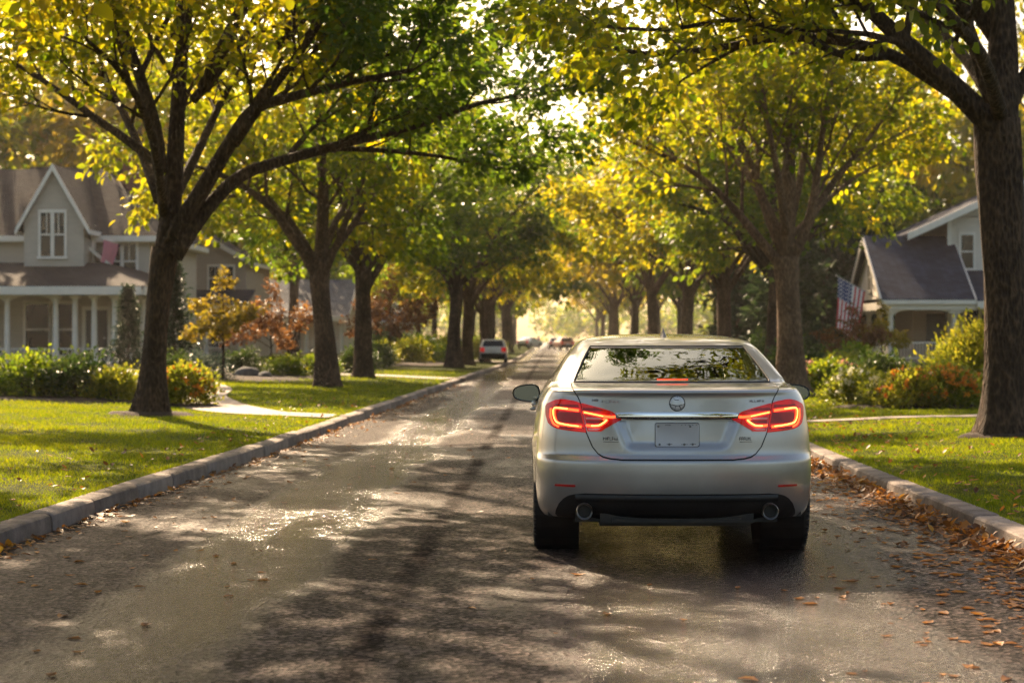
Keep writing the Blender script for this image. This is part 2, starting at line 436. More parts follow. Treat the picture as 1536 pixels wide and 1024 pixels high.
M['gloss_black'] = plain('gloss_black', (0.012,0.012,0.013), rough=0.12)
M['rubber'] = plain('rubber', (0.028,0.026,0.025), (0.016,0.015,0.015), 18, 0.75, bsc=60, bd=0.002)
M['seal'] = plain('seal', (0.006,0.006,0.007), rough=0.5)
M['chrome'] = plain('chrome', (0.80,0.80,0.79), (0.70,0.70,0.69), 5, 0.07, metal=1.0)
M['steel'] = plain('steel', (0.22,0.21,0.20), (0.12,0.115,0.11), 9, 0.28, metal=1.0)
M['etched'] = plain('etched', (0.16,0.16,0.16), rough=0.35, metal=0.8)
M['alloy'] = plain('alloy', (0.45,0.45,0.45), rough=0.3, metal=0.9)
M['plate'] = plain('plate', (0.60,0.59,0.59), (0.54,0.53,0.53), 3, 0.42, metal=0.15)
M['cabin'] = plain('cabin', (0.030,0.028,0.027), rough=0.8)
M['rear_glass'] = thin_glass('rear_glass', (0.40,0.50,0.42))
M['side_glass'] = thin_glass('side_glass', (0.22,0.25,0.23))
M['mirror_glass'] = plain('mirror_glass', (0.62,0.68,0.64), (0.58,0.64,0.6), 2, 0.03, metal=1.0)
def lens(name, c, e, es):
    m, nt, out = nt_new(name)
    p = N(nt, 'ShaderNodeBsdfPrincipled', Roughness=0.08)
    p.inputs['Coat Weight'].default_value = 0.25
    p.inputs['Specular IOR Level'].default_value = 0.3
    v = coords(nt)
    f = noise(nt, v, 9, 3)
    L(nt, ramp(nt, f, [(0.35, tuple(x*0.5 for x in c)), (0.65, c)]).outputs[0], p.inputs['Base Color'])
    p.inputs['Emission Color'].default_value = (*e, 1)
    L(nt, ramp(nt, f, [(0.3, es*0.35), (0.7, es)]).outputs[0], p.inputs['Emission Strength'])
    L(nt, p.outputs[0], out.inputs[0]); return m
M['lens_red'] = lens('lens_red', (0.32,0.008,0.010), (1.0,0.02,0.012), 0.16)
M['lens_dark'] = lens('lens_dark', (0.10,0.006,0.008), (1.0,0.015,0.01), 0.05)
M['lens_clear'] = lens('lens_clear', (0.62,0.48,0.46), (1.0,0.3,0.2), 0.05)
M['glow_red'] = emit('glow_red', (1.0,0.045,0.012), 3.0)
M['brake_red'] = emit('brake_red', (1.0,0.07,0.03), 0.75)
M['badge'] = plain('badge', (0.78,0.78,0.77), rough=0.3, metal=0.35)
M['glow_amber'] = emit('glow_amber', (1.0,0.24,0.035), 5.5)
M['skin'] = plain('skin', (0.50,0.32,0.24), rough=0.6)
M['pink_cloth'] = plain('pink_cloth', (0.70,0.22,0.30), rough=0.8)
M['pale_cloth'] = plain('pale_cloth', (0.55,0.50,0.46), rough=0.8)
M['hair'] = plain('hair', (0.05,0.03,0.02), rough=0.7)
M['flag_red'] = plain('flag_red', (0.62,0.05,0.06), rough=0.75)
M['flag_white'] = plain('flag_white', (0.80,0.77,0.75), rough=0.75)
M['flag_blue'] = plain('flag_blue', (0.03,0.05,0.17), rough=0.75)

# ================================================================== SETTING
KL = [(-10,-3.85),(13.6,-3.76),(18.4,-3.68),(23.6,-3.50),(33,-3.36),(52,-3.08),(72,-2.78),(97,-2.34),(138,-2.14),(242,-2.30),(640,-2.4)]
KR = [(-10,3.2),(13.2,3.10),(22.9,3.0),(33,3.1),(60,3.45),(100,3.85),(140,4.05),(240,4.0),(640,4.0)]
def smooth_tab(tab):
    ys = np.linspace(-10, 640, 1301); xs = np.interp(ys, [a for a, b in tab], [b for a, b in tab])
    k = np.hanning(17); k /= k.sum()
    xp = np.concatenate([np.full(8, xs[0]), xs, np.full(8, xs[-1])])
    return ys, np.convolve(xp, k, 'valid')
_kly, _klx = smooth_tab(KL); _kry, _krx = smooth_tab(KR)
def kl(Y): return np.interp(Y, _kly, _klx)
def kr(Y): return np.interp(Y, _kry, _krx)
KW = 0.21             # kerb width
def lz(X, Y):
    """lawn height"""
    X = np.asarray(X, float); Y = np.asarray(Y, float)
    d = np.where(X < 0, (kl(Y) - KW) - X, X - (kr(Y) + KW))
    d = np.maximum(d, 0)
    z = 0.125 + 0.075*np.minimum(d/2.0, 1) + np.minimum(np.maximum(d-2, 0)*0.012, 0.22)
    return z + 0.02*np.sin(X*0.9+Y*0.31)*np.minimum(d/3, 1)
def lzf(X, Y): return float(lz(X, Y))

ysec = np.concatenate([np.arange(-10, 60, 0.5), np.arange(60, 160, 2), np.arange(160, 631, 10)])
def sheet(name, cols, zfun, mat):
    """cols(Y) -> array of X for the row"""
    rows = []
    for y in ysec:
        xs = cols(y)
        rows.append(np.stack([xs, np.full(len(xs), y), zfun(xs, np.full(len(xs), y))], 1))
    V = np.concatenate(rows); n = len(rows[0]); m = len(rows)
    a = (np.arange(m-1)[:, None]*n + np.arange(n-1)[None, :]).ravel()
    Fq = np.stack([a, a+1, a+n+1, a+n], 1)
    o = np_mesh(name, V, Fq, mat, smooth=True)
    tag(o, kind='structure'); return o

sheet('road', lambda y: np.linspace(kl(y)-0.02, kr(y)+0.02, 15),
      lambda x, y: 0.0*x, M['road'])
doff = np.concatenate([[0, 0.1, 0.25, 0.5, 0.8, 1.2, 1.6, 2.0], np.arange(2.5, 12, 0.7), np.arange(13, 40, 3), [50, 80, 150, 300]])
sheet('lawn', lambda y: (kl(y)-KW+0.01) - doff[::-1], lz, M['lawn'])
sheet('lawn', lambda y: (kr(y)+KW-0.01) + doff, lz, M['lawn'])
g = MB(); g.add([(-310,-12,-0.12),(310,-12,-0.12),(310,632,-0.12),(-310,632,-0.12)], [(0,1,2,3)])
tag(g.build('ground', M['soil']), kind='structure')

# kerb stones, cast end to end with open joints
def kerb(kf, sgn, r):
    mb = MB(); y = -4.0
    prof = [(0.0,-0.10),(0.006,0.088),(0.014,0.119),(0.028,0.131),(0.055,0.137),(KW-0.02,0.142),(KW,0.132),(KW,-0.10)]
    while y < 260:
        ln = r.uniform(1.1, 1.9) if y < 60 else 7.0
        y1 = y + ln - (0.020 if y < 60 else 0)
        dx = r.uniform(-0.008, 0.008); dz = r.uniform(-0.008, 0.006)
        vs = []; ends = [y, y+0.02, y1-0.02, y1]
        sh = [0.012, 0, 0, 0.012] if y < 60 else [0,0,0,0]
        n = len(prof)
        for yy, q in zip(ends, sh):
            for px_, pz in prof:
                vs.append((float(kf(yy)) + sgn*(px_ + (q if px_ < 0.1 else 0)) + dx, yy, pz + dz - (q*0.6 if pz > 0 else 0)))
        fs = [(e*n+i, e*n+i+1, (e+1)*n+i+1, (e+1)*n+i) for e in range(3) for i in range(n-1)]
        fs += [tuple(range(n)), tuple(range(4*n-1, 3*n-1, -1))]
        mb.add(vs, fs); y += ln
    o = mb.build('kerb', M['kerb'], smooth=True, sharp=32)
    tag(o, kind='structure')
kerb(kl, -1, random.Random(3)); kerb(kr, 1, random.Random(4))

# footpaths: thin concrete slabs let into the lawn
PATHS = []
def footpath(name, pts, w):
    P = []
    for a, b in zip(pts[:-1], pts[1:]):
        for k in range(8):
            t = k/8; P.append((a[0]+(b[0]-a[0])*t, a[1]+(b[1]-a[1])*t))
    P.append(pts[-1])
    for _ in range(4):
        P = [P[0]] + [((P[i-1][0]+2*P[i][0]+P[i+1][0])/4, (P[i-1][1]+2*P[i][1]+P[i+1][1])/4) for i in range(1, len(P)-1)] + [P[-1]]
    PATHS.append((np.array(P), w))
    vs = []; fs = []
    for i, p in enumerate(P):
        a = P[max(i-1, 0)]; b = P[min(i+1, len(P)-1)]
        dx, dy = b[0]-a[0], b[1]-a[1]; l = math.hypot(dx, dy); nx, ny = -dy/l, dx/l
        for s, dz in ((-1,-0.08), (-1,0.022), (0,0.030), (1,0.022), (1,-0.08)):
            x, y = p[0]+nx*s*w/2, p[1]+ny*s*w/2
            vs.append((x, y, lzf(x, y)+dz))
    for i in range(len(P)-1):
        for k in range(4):
            fs.append((i*5+k, i*5+k+1, i*5+6+k, i*5+5+k))
    m = MB(); m.add(vs, fs); tag(m.build(name, M['path']), kind='structure')
footpath('footpath', [(-3.57,33.0),(-5.0,33.2),(-6.2,36),(-7.4,41),(-8.0,46),(-10.2,55),(-14.5,66),(-17,75)], 1.3)
footpath('footpath', [(3.32,30.5),(5.0,30.4),(6.6,30.6),(7.9,33.2),(8.6,37.5),(10.5,45),(14,62),(17.5,80)], 0.6)
footpath('driveway', [(-3.1,62.5),(-6.5,63.5),(-11,70),(-15,84)], 2.3)
footpath('driveway', [(-2.45,104),(-6,107),(-12,120)], 3.4)
def on_path(x, y):
    h = np.zeros(len(x), bool)
    for P, w in PATHS:
        for a, b in zip(P[:-1], P[1:]):
            d = b-a; L2 = d@d
            t = np.clip(((x-a[0])*d[0]+(y-a[1])*d[1])/L2, 0, 1)
            h |= (x-a[0]-t*d[0])**2+(y-a[1]-t*d[1])**2 < (w/2+0.03)**2
    return h

# grass: single blades on the near lawns, thinning with distance
def grass(side, r):
    xs = []; ys = []; hs = []
    for y0, y1, dens, hh in ((8,17,3600,0.030),(17,25,2300,0.034),(25,36,1200,0.040),(36,52,420,0.050),(52,75,130,0.06)):
        wmax = 7.5 if y1 <= 36 else 10
        n = int(dens*(y1-y0)*wmax*0.62)
        y = r.uniform(y0, y1, n); d = r.uniform(0, wmax, n)
        x = (kl(y)-KW-d) if side < 0 else (kr(y)+KW+d)
        px = 830+F*x/y
        k = (px > -420) & (px < 1900) & ~on_path(x, y)
        xs.append(x[k]); ys.append(y[k]); hs.append(np.full(k.sum(), hh))
    # ragged tuft line hanging over the kerb back
    n = 9000; y = r.uniform(11, 60, n)**1.0; e = r.normal(0.0, 0.02, n)
    x = (kl(y)-KW-0.005+e) if side < 0 else (kr(y)+KW+0.005+e)
    xs.append(x); ys.append(y); hs.append(np.full(n, 0.05))
    x = np.concatenate(xs); y = np.concatenate(ys); h = np.concatenate(hs)
    n = len(x); h = h*r.uniform(0.55, 1.35, n)*(0.8+0.4*np.sin(x*3.1)*np.sin(y*2.3))
    z = lz(x, y)-0.004
    a = r.uniform(0, 2*np.pi, n); w = h*0.085+0.0018*(y/14)
    lean = h*r.uniform(0.1, 0.9, n); b = r.uniform(0, 2*np.pi, n)
    c, s = np.cos(a)*w, np.sin(a)*w
    p0 = np.stack([x-c, y-s, z], 1); p1 = np.stack([x+c, y+s, z], 1)
    p2 = np.stack([x+np.cos(b)*lean, y+np.sin(b)*lean, z+h], 1)
    V = np.stack([p0, p1, p2], 1).reshape(-1, 3)
    o = np_mesh('grass', V, np.arange(3*n).reshape(-1, 3), M['grass'])
    tag(o, kind='stuff'); return o
tag(grass(-1, np.random.default_rng(1)), 'short mown grass blades on the left lawn behind the kerb', 'grass')
tag(grass(1, np.random.default_rng(2)), 'short mown grass blades on the right lawn behind the kerb', 'grass')

# fallen leaves ------------------------------------------------------
def leaf_shape(r, L_):
    """one curled dead leaf, nine points, lying about the origin"""
    w = L_*r.uniform(0.24, 0.36); c1 = r.uniform(0.05, 0.5); c2 = r.uniform(-0.25, 0.45); tw = r.uniform(-0.3, 0.3)
    vs = []
    for i, t in enumerate((0, 0.3, 0.68, 1.0)):
        ww = (0.06, 1.0, 0.72, 0.02)[i]*w
        zc = L_*c2*(t-0.5)**2*1.6
        for s in (-1, 0, 1):
            vs.append(((t-0.5)*L_, s*ww, zc + abs(s)*ww*c1 + s*ww*tw*(t-0.5)))
    m = min(v[2] for v in vs)
    return [(a, b, c-m+0.001) for a, b, c in vs]
LEAF_F = np.array([(i*3+k, i*3+k+1, i*3+k+4, i*3+k+3) for i in range(3) for k in range(2)])
def drift_points(r, n, side):
    """(x, y, layer) of leaves, thick against the kerb and thinning over the road"""
    out = []
    while len(out) < n:
        y = 8 + 52*r.random()**1.6
        if side > 0:
            k = r.random()
            d = abs(r.gauss(0, 0.16)) if k < 0.45 else (r.expovariate(1/0.30) if k < 0.965 else r.uniform(0, 1.5))
            if 13 < y < 18 and d > 1.25: continue
            if d > 2.6: continue
            x = float(kr(y)) - 0.03 - d
        else:
            k = r.random()
            d = abs(r.gauss(0, 0.07)) if k < 0.6 else (r.expovariate(1/0.28) if k < 0.96 else r.uniform(0, 2.0))
            x = float(kl(y)) + 0.03 + d
        lay = max(0, 1-d/0.35)*r.random()*(0.075 if side > 0 else 0.02)
        out.append((x, y, lay))
    return out
def leaf_world(r, x, y, z, L_):
    vs = np.array(leaf_shape(r, L_)); a = r.uniform(0, 2*math.pi); ca, sa = math.cos(a), math.sin(a)
    tilt = r.gauss(0, 0.12 + (0.25 if z > 0.01 else 0)); ct, st = math.cos(tilt), math.sin(tilt)
    X_ = vs[:,0]*ct - vs[:,2]*st; Z_ = vs[:,0]*st + vs[:,2]*ct; Z_ = Z_-Z_.min()
    return np.stack([x + X_*ca - vs[:,1]*sa, y + X_*sa + vs[:,1]*ca, z + Z_ + 0.002], 1)
r_ = random.Random(11)
allp = [(p, 1) for p in drift_points(r_, 9500, 1)] + [(p, -1) for p in drift_points(r_, 1500, -1)]
for _ in range(100):     # strays over the open road
    y = r_.uniform(8.5, 40); allp.append(((r_.uniform(float(kl(y))+0.3, float(kr(y))-0.2), y, 0.0), 0))
def seen(p):
    x, y, _ = p; px = 830+F*x/y; py = 505+F*CH/y
    return -5 < px < 1541 and py < 1030
def hidden_by_car(p):
    x, y, _ = p; return 12.7 < y < 18.2 and -0.2 < x < 1.85
allp = [(p, s) for p, s in allp if not hidden_by_car(p)]
loose = sorted([(p[1], p, s) for p, s in allp if p[2] < 0.004 and seen(p)])[:270]
ids = {id(p) for _, p, _ in loose}
V = []; Fq = []
for p, s in allp:
    if id(p) in ids: continue
    V.append(leaf_world(r_, p[0], p[1], p[2], r_.uniform(0.035, 0.10))); Fq.append(LEAF_F + 12*len(Fq))
# a thin scatter on the right lawn near the kerb and round the trunk
for _ in range(420):
    y = r_.uniform(14, 40); x = float(kr(y)) + KW + abs(r_.gauss(0, 0.9))
    V.append(leaf_world(r_, x, y, lzf(x, y)+0.035, r_.uniform(0.05, 0.09))); Fq.append(LEAF_F + 12*len(Fq))
for _ in range(160):
    y = r_.uniform(14, 40); x = float(kl(y)) - KW - abs(r_.gauss(0, 0.7))
    V.append(leaf_world(r_, x, y, lzf(x, y)+0.035, r_.uniform(0.05, 0.09))); Fq.append(LEAF_F + 12*len(Fq))
lit = np_mesh('leaf_litter', np.concatenate(V), np.concatenate(Fq), M['dead_leaf'], smooth=True)
tag(lit, 'drifts of orange and brown fallen leaves heaped along the kerbs', 'fallen leaves', kind='stuff')
protos = []
for k in range(7):
    vs = np.array(leaf_shape(r_, 1.0)); me_o = np_mesh('fallen_leaf', vs, LEAF_F, M['dead_leaf'], smooth=True); protos.append(me_o)
used = set()
for i, (_, p, s) in enumerate(loose):
    pr = protos[i % 7]
    if i % 7 not in used: o = pr; used.add(i % 7)
    else: o = pr.copy(); col.objects.link(o)
    L_ = r_.uniform(0.035, 0.10)
    o.scale = (L_, L_*r_.uniform(0.8, 1.25), L_)
    o.location = (p[0], p[1], 0.002); o.rotation_euler = (0, 0, r_.uniform(0, 6.28))
    if s > 0: tag(o, 'loose orange brown leaf on the wet asphalt by the right kerb', 'leaf', 'fallen leaves by the right kerb')
    elif s < 0: tag(o, 'loose orange brown leaf on the asphalt by the left kerb', 'leaf', 'fallen leaves by the left kerb')
    else: tag(o, 'stray orange leaf lying out on the open road', 'leaf', 'stray fallen leaves on the road')

# ================================================================== TREES
def leaf_mesh(name, pos, axis, nrm, Ls, W, mat, parent):
    """six-point leaves folded along the midrib; all arrays (n,3)"""
    n = len(pos)
    axis /= np.linalg.norm(axis, axis=1, keepdims=True)+1e-9
    side = np.cross(nrm, axis); side /= np.linalg.norm(side, axis=1, keepdims=True)+1e-9
    up = np.cross(axis, side)
    Ls = Ls[:, None]; W = W[:, None]*Ls
    P = [pos,
         pos+axis*Ls*0.34+side*W*0.52+up*Ls*0.07, pos+axis*Ls*0.72+side*W*0.40+up*Ls*0.03,
         pos+axis*Ls-up*Ls*0.10,
         pos+axis*Ls*0.72-side*W*0.40+up*Ls*0.03, pos+axis*Ls*0.34-side*W*0.52+up*Ls*0.07]
    V = np.stack(P, 1).reshape(-1, 3)
    b = np.arange(n)[:, None]*6
    Fq = np.concatenate([b+np.array([0,1,2,3]), b+np.array([0,3,4,5])])
    return np_mesh(name, V, Fq, mat, parent)

class Tree:
    def __init__(self, seed, zcut=None):
        self.r = random.Random(seed); self.nr = np.random.default_rng(seed)
        self.mb = MB(); self.tw = []; self.upb = 0.0
    def rv(self, s=1.0):
        return Vector((self.r.gauss(0, s), self.r.gauss(0, s), self.r.gauss(0, s)))
    def trunk(self, pts, radii, n=16, flare=0.35):
        ph = [self.r.uniform(0, 6.28) for _ in range(3)]
        P = [Vector(p) for p in pts]
        Q = []; Rr = []
        for i in range(len(P)-1):
            k = 6
            for j in range(k):
                t = j/k; Q.append(P[i].lerp(P[i+1], t)); Rr.append(radii[i]*(1-t)+radii[i+1]*t)
        Q.append(P[-1]); Rr.append(radii[-1])
        z0 = P[0].z
        Q = [Q[0]-Vector((0,0,0.25))] + Q; Rr = [Rr[0]*1.12] + Rr
        Z = [q.z-z0 for q in Q]
        def lob(i, a):
            f = math.exp(-max(Z[i], 0)/0.28)
            return 1 + flare*f*(1.0+0.55*math.cos(5*a+ph[0])) + 0.06*math.sin(3*a+ph[1]+Z[i]*1.1) + 0.045*math.sin(7*a+ph[2]-Z[i]*1.7) + 0.05*math.sin(2*a+Z[i]*2.6+ph[0])
        self.mb.tube(Q, Rr, n, lobes=lob)
    def limb(self, pts, r0, r1, sub=3, kids=(6, 7), start=0.35, L0=1.9, maxl=3, level=1, ratio=0.55):
        """a hand-placed limb; smoothed and then branched"""
        P = [Vector(p) for p in pts]; Q = []
        for i in range(len(P)-1):
            a = P[max(i-1,0)]; b = P[i]; c = P[i+1]; d = P[min(i+2, len(P)-1)]
            for j in range(sub):
                t = j/sub
                Q.append(0.5*((2*b)+(c-a)*t+(2*a-5*b+4*c-d)*t*t+(3*b-a-3*c+d)*t**3))
        Q.append(P[-1]); n = len(Q)
        rad = [r0*(1-i/(n-1))**0.9 + r1*(1-(1-i/(n-1))**0.9) for i in range(n)]
        self.mb.tube(Q, rad, 9 if r0 > 0.06 else 7)
        k = kids[0]
        for i in range(k):
            t = start + (1-start)*(i+self.r.random())/k
            self.child(Q, rad, t, L0*(1.15-0.45*t)*self.r.uniform(0.8, 1.2), level+1, maxl, kids, ratio, i)
        self.child(Q, rad, 1.0, L0*0.8, level+1, maxl, kids, ratio, 0, ang=0.15)
    def child(self, Q, rad, t, L_, level, maxl, kids, ratio, i, ang=None):
        f = t*(len(Q)-1); a = min(int(f), len(Q)-2); u = f-a
        p = Q[a].lerp(Q[a+1], u); d = (Q[a+1]-Q[a]).normalized()
        r = (rad[a]*(1-u)+rad[a+1]*u)
        o = d.orthogonal().normalized(); o = Quaternion(d, 2.4*i+self.r.uniform(-0.5, 0.5)) @ o
        o.z *= 0.75; 
        A = ang if ang is not None else self.r.uniform(0.55, 1.05)
        dd = (d*math.cos(A) + o*math.sin(A) + Vector((0,0,self.upb))).normalized()
        self.grow(p, dd, L_, min(r*0.62, 0.018+0.022*L_), level, maxl, kids, ratio)
    def grow(self, p, d, L_, r0, level, maxl, kids, ratio):
        n = 5 if level < maxl else 3
        Q = [p]; dd = d
        trop = 0.05 if level < maxl else -0.08
        for i in range(n):
            dd = (dd + self.rv(0.13) + Vector((0,0,trop))).normalized(); p = p + dd*(L_/n); Q.append(p)
        rad = [r0*(1-0.72*i/n) for i in range(n+1)]
        self.mb.tube(Q, rad, 6 if level < maxl-1 else (4 if level < maxl else 3), cap=False)
        if level >= maxl: self.tw.append((Q, L_)); return
        k = kids[min(level-1, len(kids)-1)]
        for i in range(k):
            t = 0.22+0.78*(i+self.r.random())/k
            self.child(Q, rad, t, L_*ratio*(1.2-0.5*t)*self.r.uniform(0.8, 1.2), level+1, maxl, kids, ratio, i)
        self.child(Q, rad, 1.0, L_*ratio*0.8, level+1, maxl, kids, ratio, 0, ang=0.2)
    def leaves(self, name, per, size, spread, mat, parent, wr=0.62, droop=0.35, keep=None):
        if not self.tw: return None
        A = np.array([[tuple(q) for q in (Q[0], Q[len(Q)//2], Q[-1])] for Q, l in self.tw])
        if keep is not None:
            A = A[keep(A)]
        n = len(A)*per; idx = np.repeat(np.arange(len(A)), per); nr = self.nr
        t = nr.uniform(0.05, 1.1, n)[:, None]
        a, b, c = A[idx,0], A[idx,1], A[idx,2]
        p = (1-t)**2*a + 2*t*(1-t)*b + t*t*c
        d = c-a; d /= np.linalg.norm(d, axis=1, keepdims=True)
        off = nr.normal(0, 1, (n,3)); off /= np.linalg.norm(off, axis=1, keepdims=True)
        off *= spread*nr.uniform(0.15, 1, n)[:, None]**0.7; off[:,2] *= 0.65
        ax = d*0.5 + off/spread*0.9 + nr.normal(0, 0.35, (n,3)); ax[:,2] -= droop
        nm = nr.normal(0, 0.55, (n,3)); nm[:,2] += 1.0
        return leaf_mesh(name, p+off, ax, nm, size*nr.uniform(0.6, 1.3, n), wr*nr.uniform(0.8, 1.2, n), mat, parent)

def px_pts(base, s, Y, pts):
    """limb points measured off the photograph at scale s; third number is the depth offset in metres"""
    bx, X0 = base
    return [Vector(((p[0]-830)*(Y+p[2])/F, Y+p[2], CH+(505-p[1])*(Y+p[2])/F)) for p in pts]

def recentre(root, loc):
    """move an assembled tree's meshes into the Empty's own space"""
    root.location = loc
    for c in kids(root):
        c.data.transform(Matrix.Translation(-Vector(loc)))

# ---- the big tree on the left lawn
def hero_left():
    Y = 32.0; base = (-6.43, Y, lzf(-6.43, Y)-0.01)
    t = Tree(21); t.upb = 0.42; P = lambda *q: px_pts((228, -6.43), 93.6, Y, q)
    tr = P((228,622,0),(231,540,0),(237,450,0),(247,372,0)); tr[0] = Vector(base)
    t.trunk(tr, [0.255, 0.20, 0.19, 0.215])
    K = (7, 6)
    t.limb(P((246,385,0),(258,300,0.1),(264,210,0.2),(270,110,0.3),(282,0,0.6),(290,-120,1.0)), 0.18, 0.06, kids=K, start=0.4, L0=2.0)
    t.limb(P((240,260,0),(232,190,-0.1),(208,110,-0.2),(180,30,-0.5),(150,-60,-0.8),(120,-140,-1)), 0.125, 0.03, kids=K, L0=1.9)
    t.limb(P((238,245,0.1),(190,210,0.4),(140,175,0.8),(85,135,1.2),(30,100,1.7),(-40,70,2)), 0.085, 0.025, kids=K, L0=1.8)
    t.limb(P((252,365,0),(300,290,-0.1),(345,215,-0.3),(380,165,-0.5),(440,145,-1.0),(520,125,-1.6),(620,105,-2.2)), 0.155, 0.03, kids=(9,6), start=0.42, L0=2.0)
    t.limb(P((262,385,-0.1),(305,320,0.1),(360,265,0.3),(430,240,0.7),(520,215,1.2),(620,190,1.7),(720,155,2.2),(800,140,2.6)), 0.135, 0.025, kids=(10,6), start=0.42, L0=2.1)
    t.limb(P((400,248,0.5),(470,225,1.5),(560,225,2.4),(660,235,3.2),(760,255,4.0)), 0.07, 0.02, kids=(7,6), start=0.3, L0=1.8)
    t.limb(P((350,215,-0.3),(410,130,-0.8),(470,50,-1.4),(520,-40,-2.0)), 0.10, 0.025, kids=K, L0=2.0)
    t.limb(P((290,150,0.3),(350,80,1.0),(390,10,1.9),(420,-70,2.8)), 0.08, 0.02, kids=K, L0=1.9)
    t.limb(P((238,300,0.2),(200,200,1.6),(150,110,3.0),(90,40,4.2)), 0.09, 0.025, kids=K, L0=1.9)
    t.limb(P((246,330,0.2),(300,220,1.8),(350,120,3.4),(420,40,4.6)), 0.10, 0.025, kids=K, L0=1.9)
    t.limb(P((246,320,-0.2),(230,210,-1.6),(190,120,-2.8),(130,60,-4.0)), 0.09, 0.025, kids=K, L0=1.8)
    for q in ([(-6.0,31.9,6.2),(-5.2,31.2,9.0),(-4.2,30.2,11.2),(-3.2,29.5,12.8)], [(-5.6,32,5.4),(-4.0,31.6,8.4),(-2.0,30.6,10.6),(0.0,29.6,12.0)], [(-4.6,32.2,6.0),(-2.6,32.6,8.2),(-0.6,32.6,9.6),(1.2,32.4,10.4)]):
        t.limb([Vector(p) for p in q], 0.12, 0.025, kids=(10,6), start=0.3, L0=2.2)
    root = empty('street_tree')
    t.mb.build('trunk', M['bark_dark'], root, smooth=True)
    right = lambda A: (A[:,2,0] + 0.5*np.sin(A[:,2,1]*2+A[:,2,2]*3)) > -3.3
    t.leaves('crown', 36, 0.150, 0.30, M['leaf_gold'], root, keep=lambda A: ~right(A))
    t.leaves('crown', 62, 0.150, 0.33, M['leaf_deep'], root, keep=right)  # shade of the crown's right part is put into darker leaf colour
    recentre(root, base)
    tag(root, 'large forked tree with dark trunk on left lawn, nearest the camera on that side', 'tree')
    return root
def hero_right():
    Y = 25.0; base = (5.67, Y, lzf(5.67, Y)-0.01)
    t = Tree(22); t.upb = 0.42; P = lambda *q: px_pts((1510, 5.67), 120, Y, q)
    tr = P((1512,655,0),(1510,540,0),(1506,420,0),(1502,300,0),(1497,180,0)); tr[0] = Vector(base)
    t.trunk(tr, [0.33, 0.275, 0.27, 0.28, 0.29])
    K = (8, 6)
    t.limb(P((1500,200,0),(1505,100,0.1),(1503,0,0.2),(1500,-110,0.4),(1495,-220,0.6)), 0.24, 0.07, kids=K, start=0.35, L0=2.0)
    t.limb(P((1490,190,-0.1),(1440,140,-0.1),(1392,95,-0.2),(1340,48,-0.3),(1280,-5,-0.6),(1200,-50,-1.0),(1110,-80,-1.4)), 0.165, 0.03, kids=(9,6), start=0.35, L0=1.9)
    t.limb(P((1460,160,0.1),(1400,120,0.3),(1330,80,0.6),(1250,60,1.0),(1160,58,1.5),(1060,75,2.0),(960,80,2.6),(880,60,3.2)), 0.10, 0.02, kids=(11,6), start=0.3, L0=1.7)
    t.limb(P((1330,85,0.5),(1270,85,0.2),(1190,52,-0.4),(1100,30,-1.0),(1000,45,-1.6),(900,40,-2.0)), 0.055, 0.015, kids=(9,6), start=0.2, L0=1.6)
    t.limb(P((1488,150,-0.2),(1462,70,-0.4),(1440,0,-0.8),(1410,-100,-1.2)), 0.11, 0.03, kids=K, L0=1.9)
    t.limb(P((1512,160,0.1),(1545,105,0.2),(1600,50,0.4),(1680,0,0.7)), 0.12, 0.03, kids=K, L0=1.9)
    t.limb(P((1500,170,0.3),(1450,90,1.6),(1380,20,3.0),(1300,-40,4.2)), 0.10, 0.025, kids=K, L0=1.9)
    t.limb(P((1500,170,-0.3),(1470,80,-1.6),(1400,0,-3.0),(1320,-60,-4.2)), 0.10, 0.025, kids=K, L0=1.9)
    t.limb([Vector((5.6,25.2,5.2)),Vector((4.6,25.8,6.8)),Vector((3.2,26.6,8.0)),Vector((1.6,27.4,8.8)),Vector((0.2,28.0,9.2))], 0.12, 0.025, kids=(10,6), start=0.3, L0=2.0)
    t.limb([Vector((5.6,25.0,6.0)),Vector((4.4,24.6,8.0)),Vector((2.8,24.0,9.6)),Vector((1.2,23.6,10.6))], 0.11, 0.025, kids=(9,6), start=0.3, L0=2.0)
    t.limb([Vector((5.6,25.0,6.6)),Vector((5.2,26.4,8.6)),Vector((4.4,28.0,10.2)),Vector((3.4,29.6,11.2))], 0.11, 0.025, kids=(8,6), start=0.3, L0=2.0)
    root = empty('street_tree')
    t.mb.build('trunk', M['bark_dark'], root, smooth=True)
    t.leaves('crown', 33, 0.138, 0.29, M['leaf_green'], root)
    recentre(root, base)
    tag(root, 'large tree with rugged dark trunk at right edge, limbs arching over the road', 'tree')
    return root
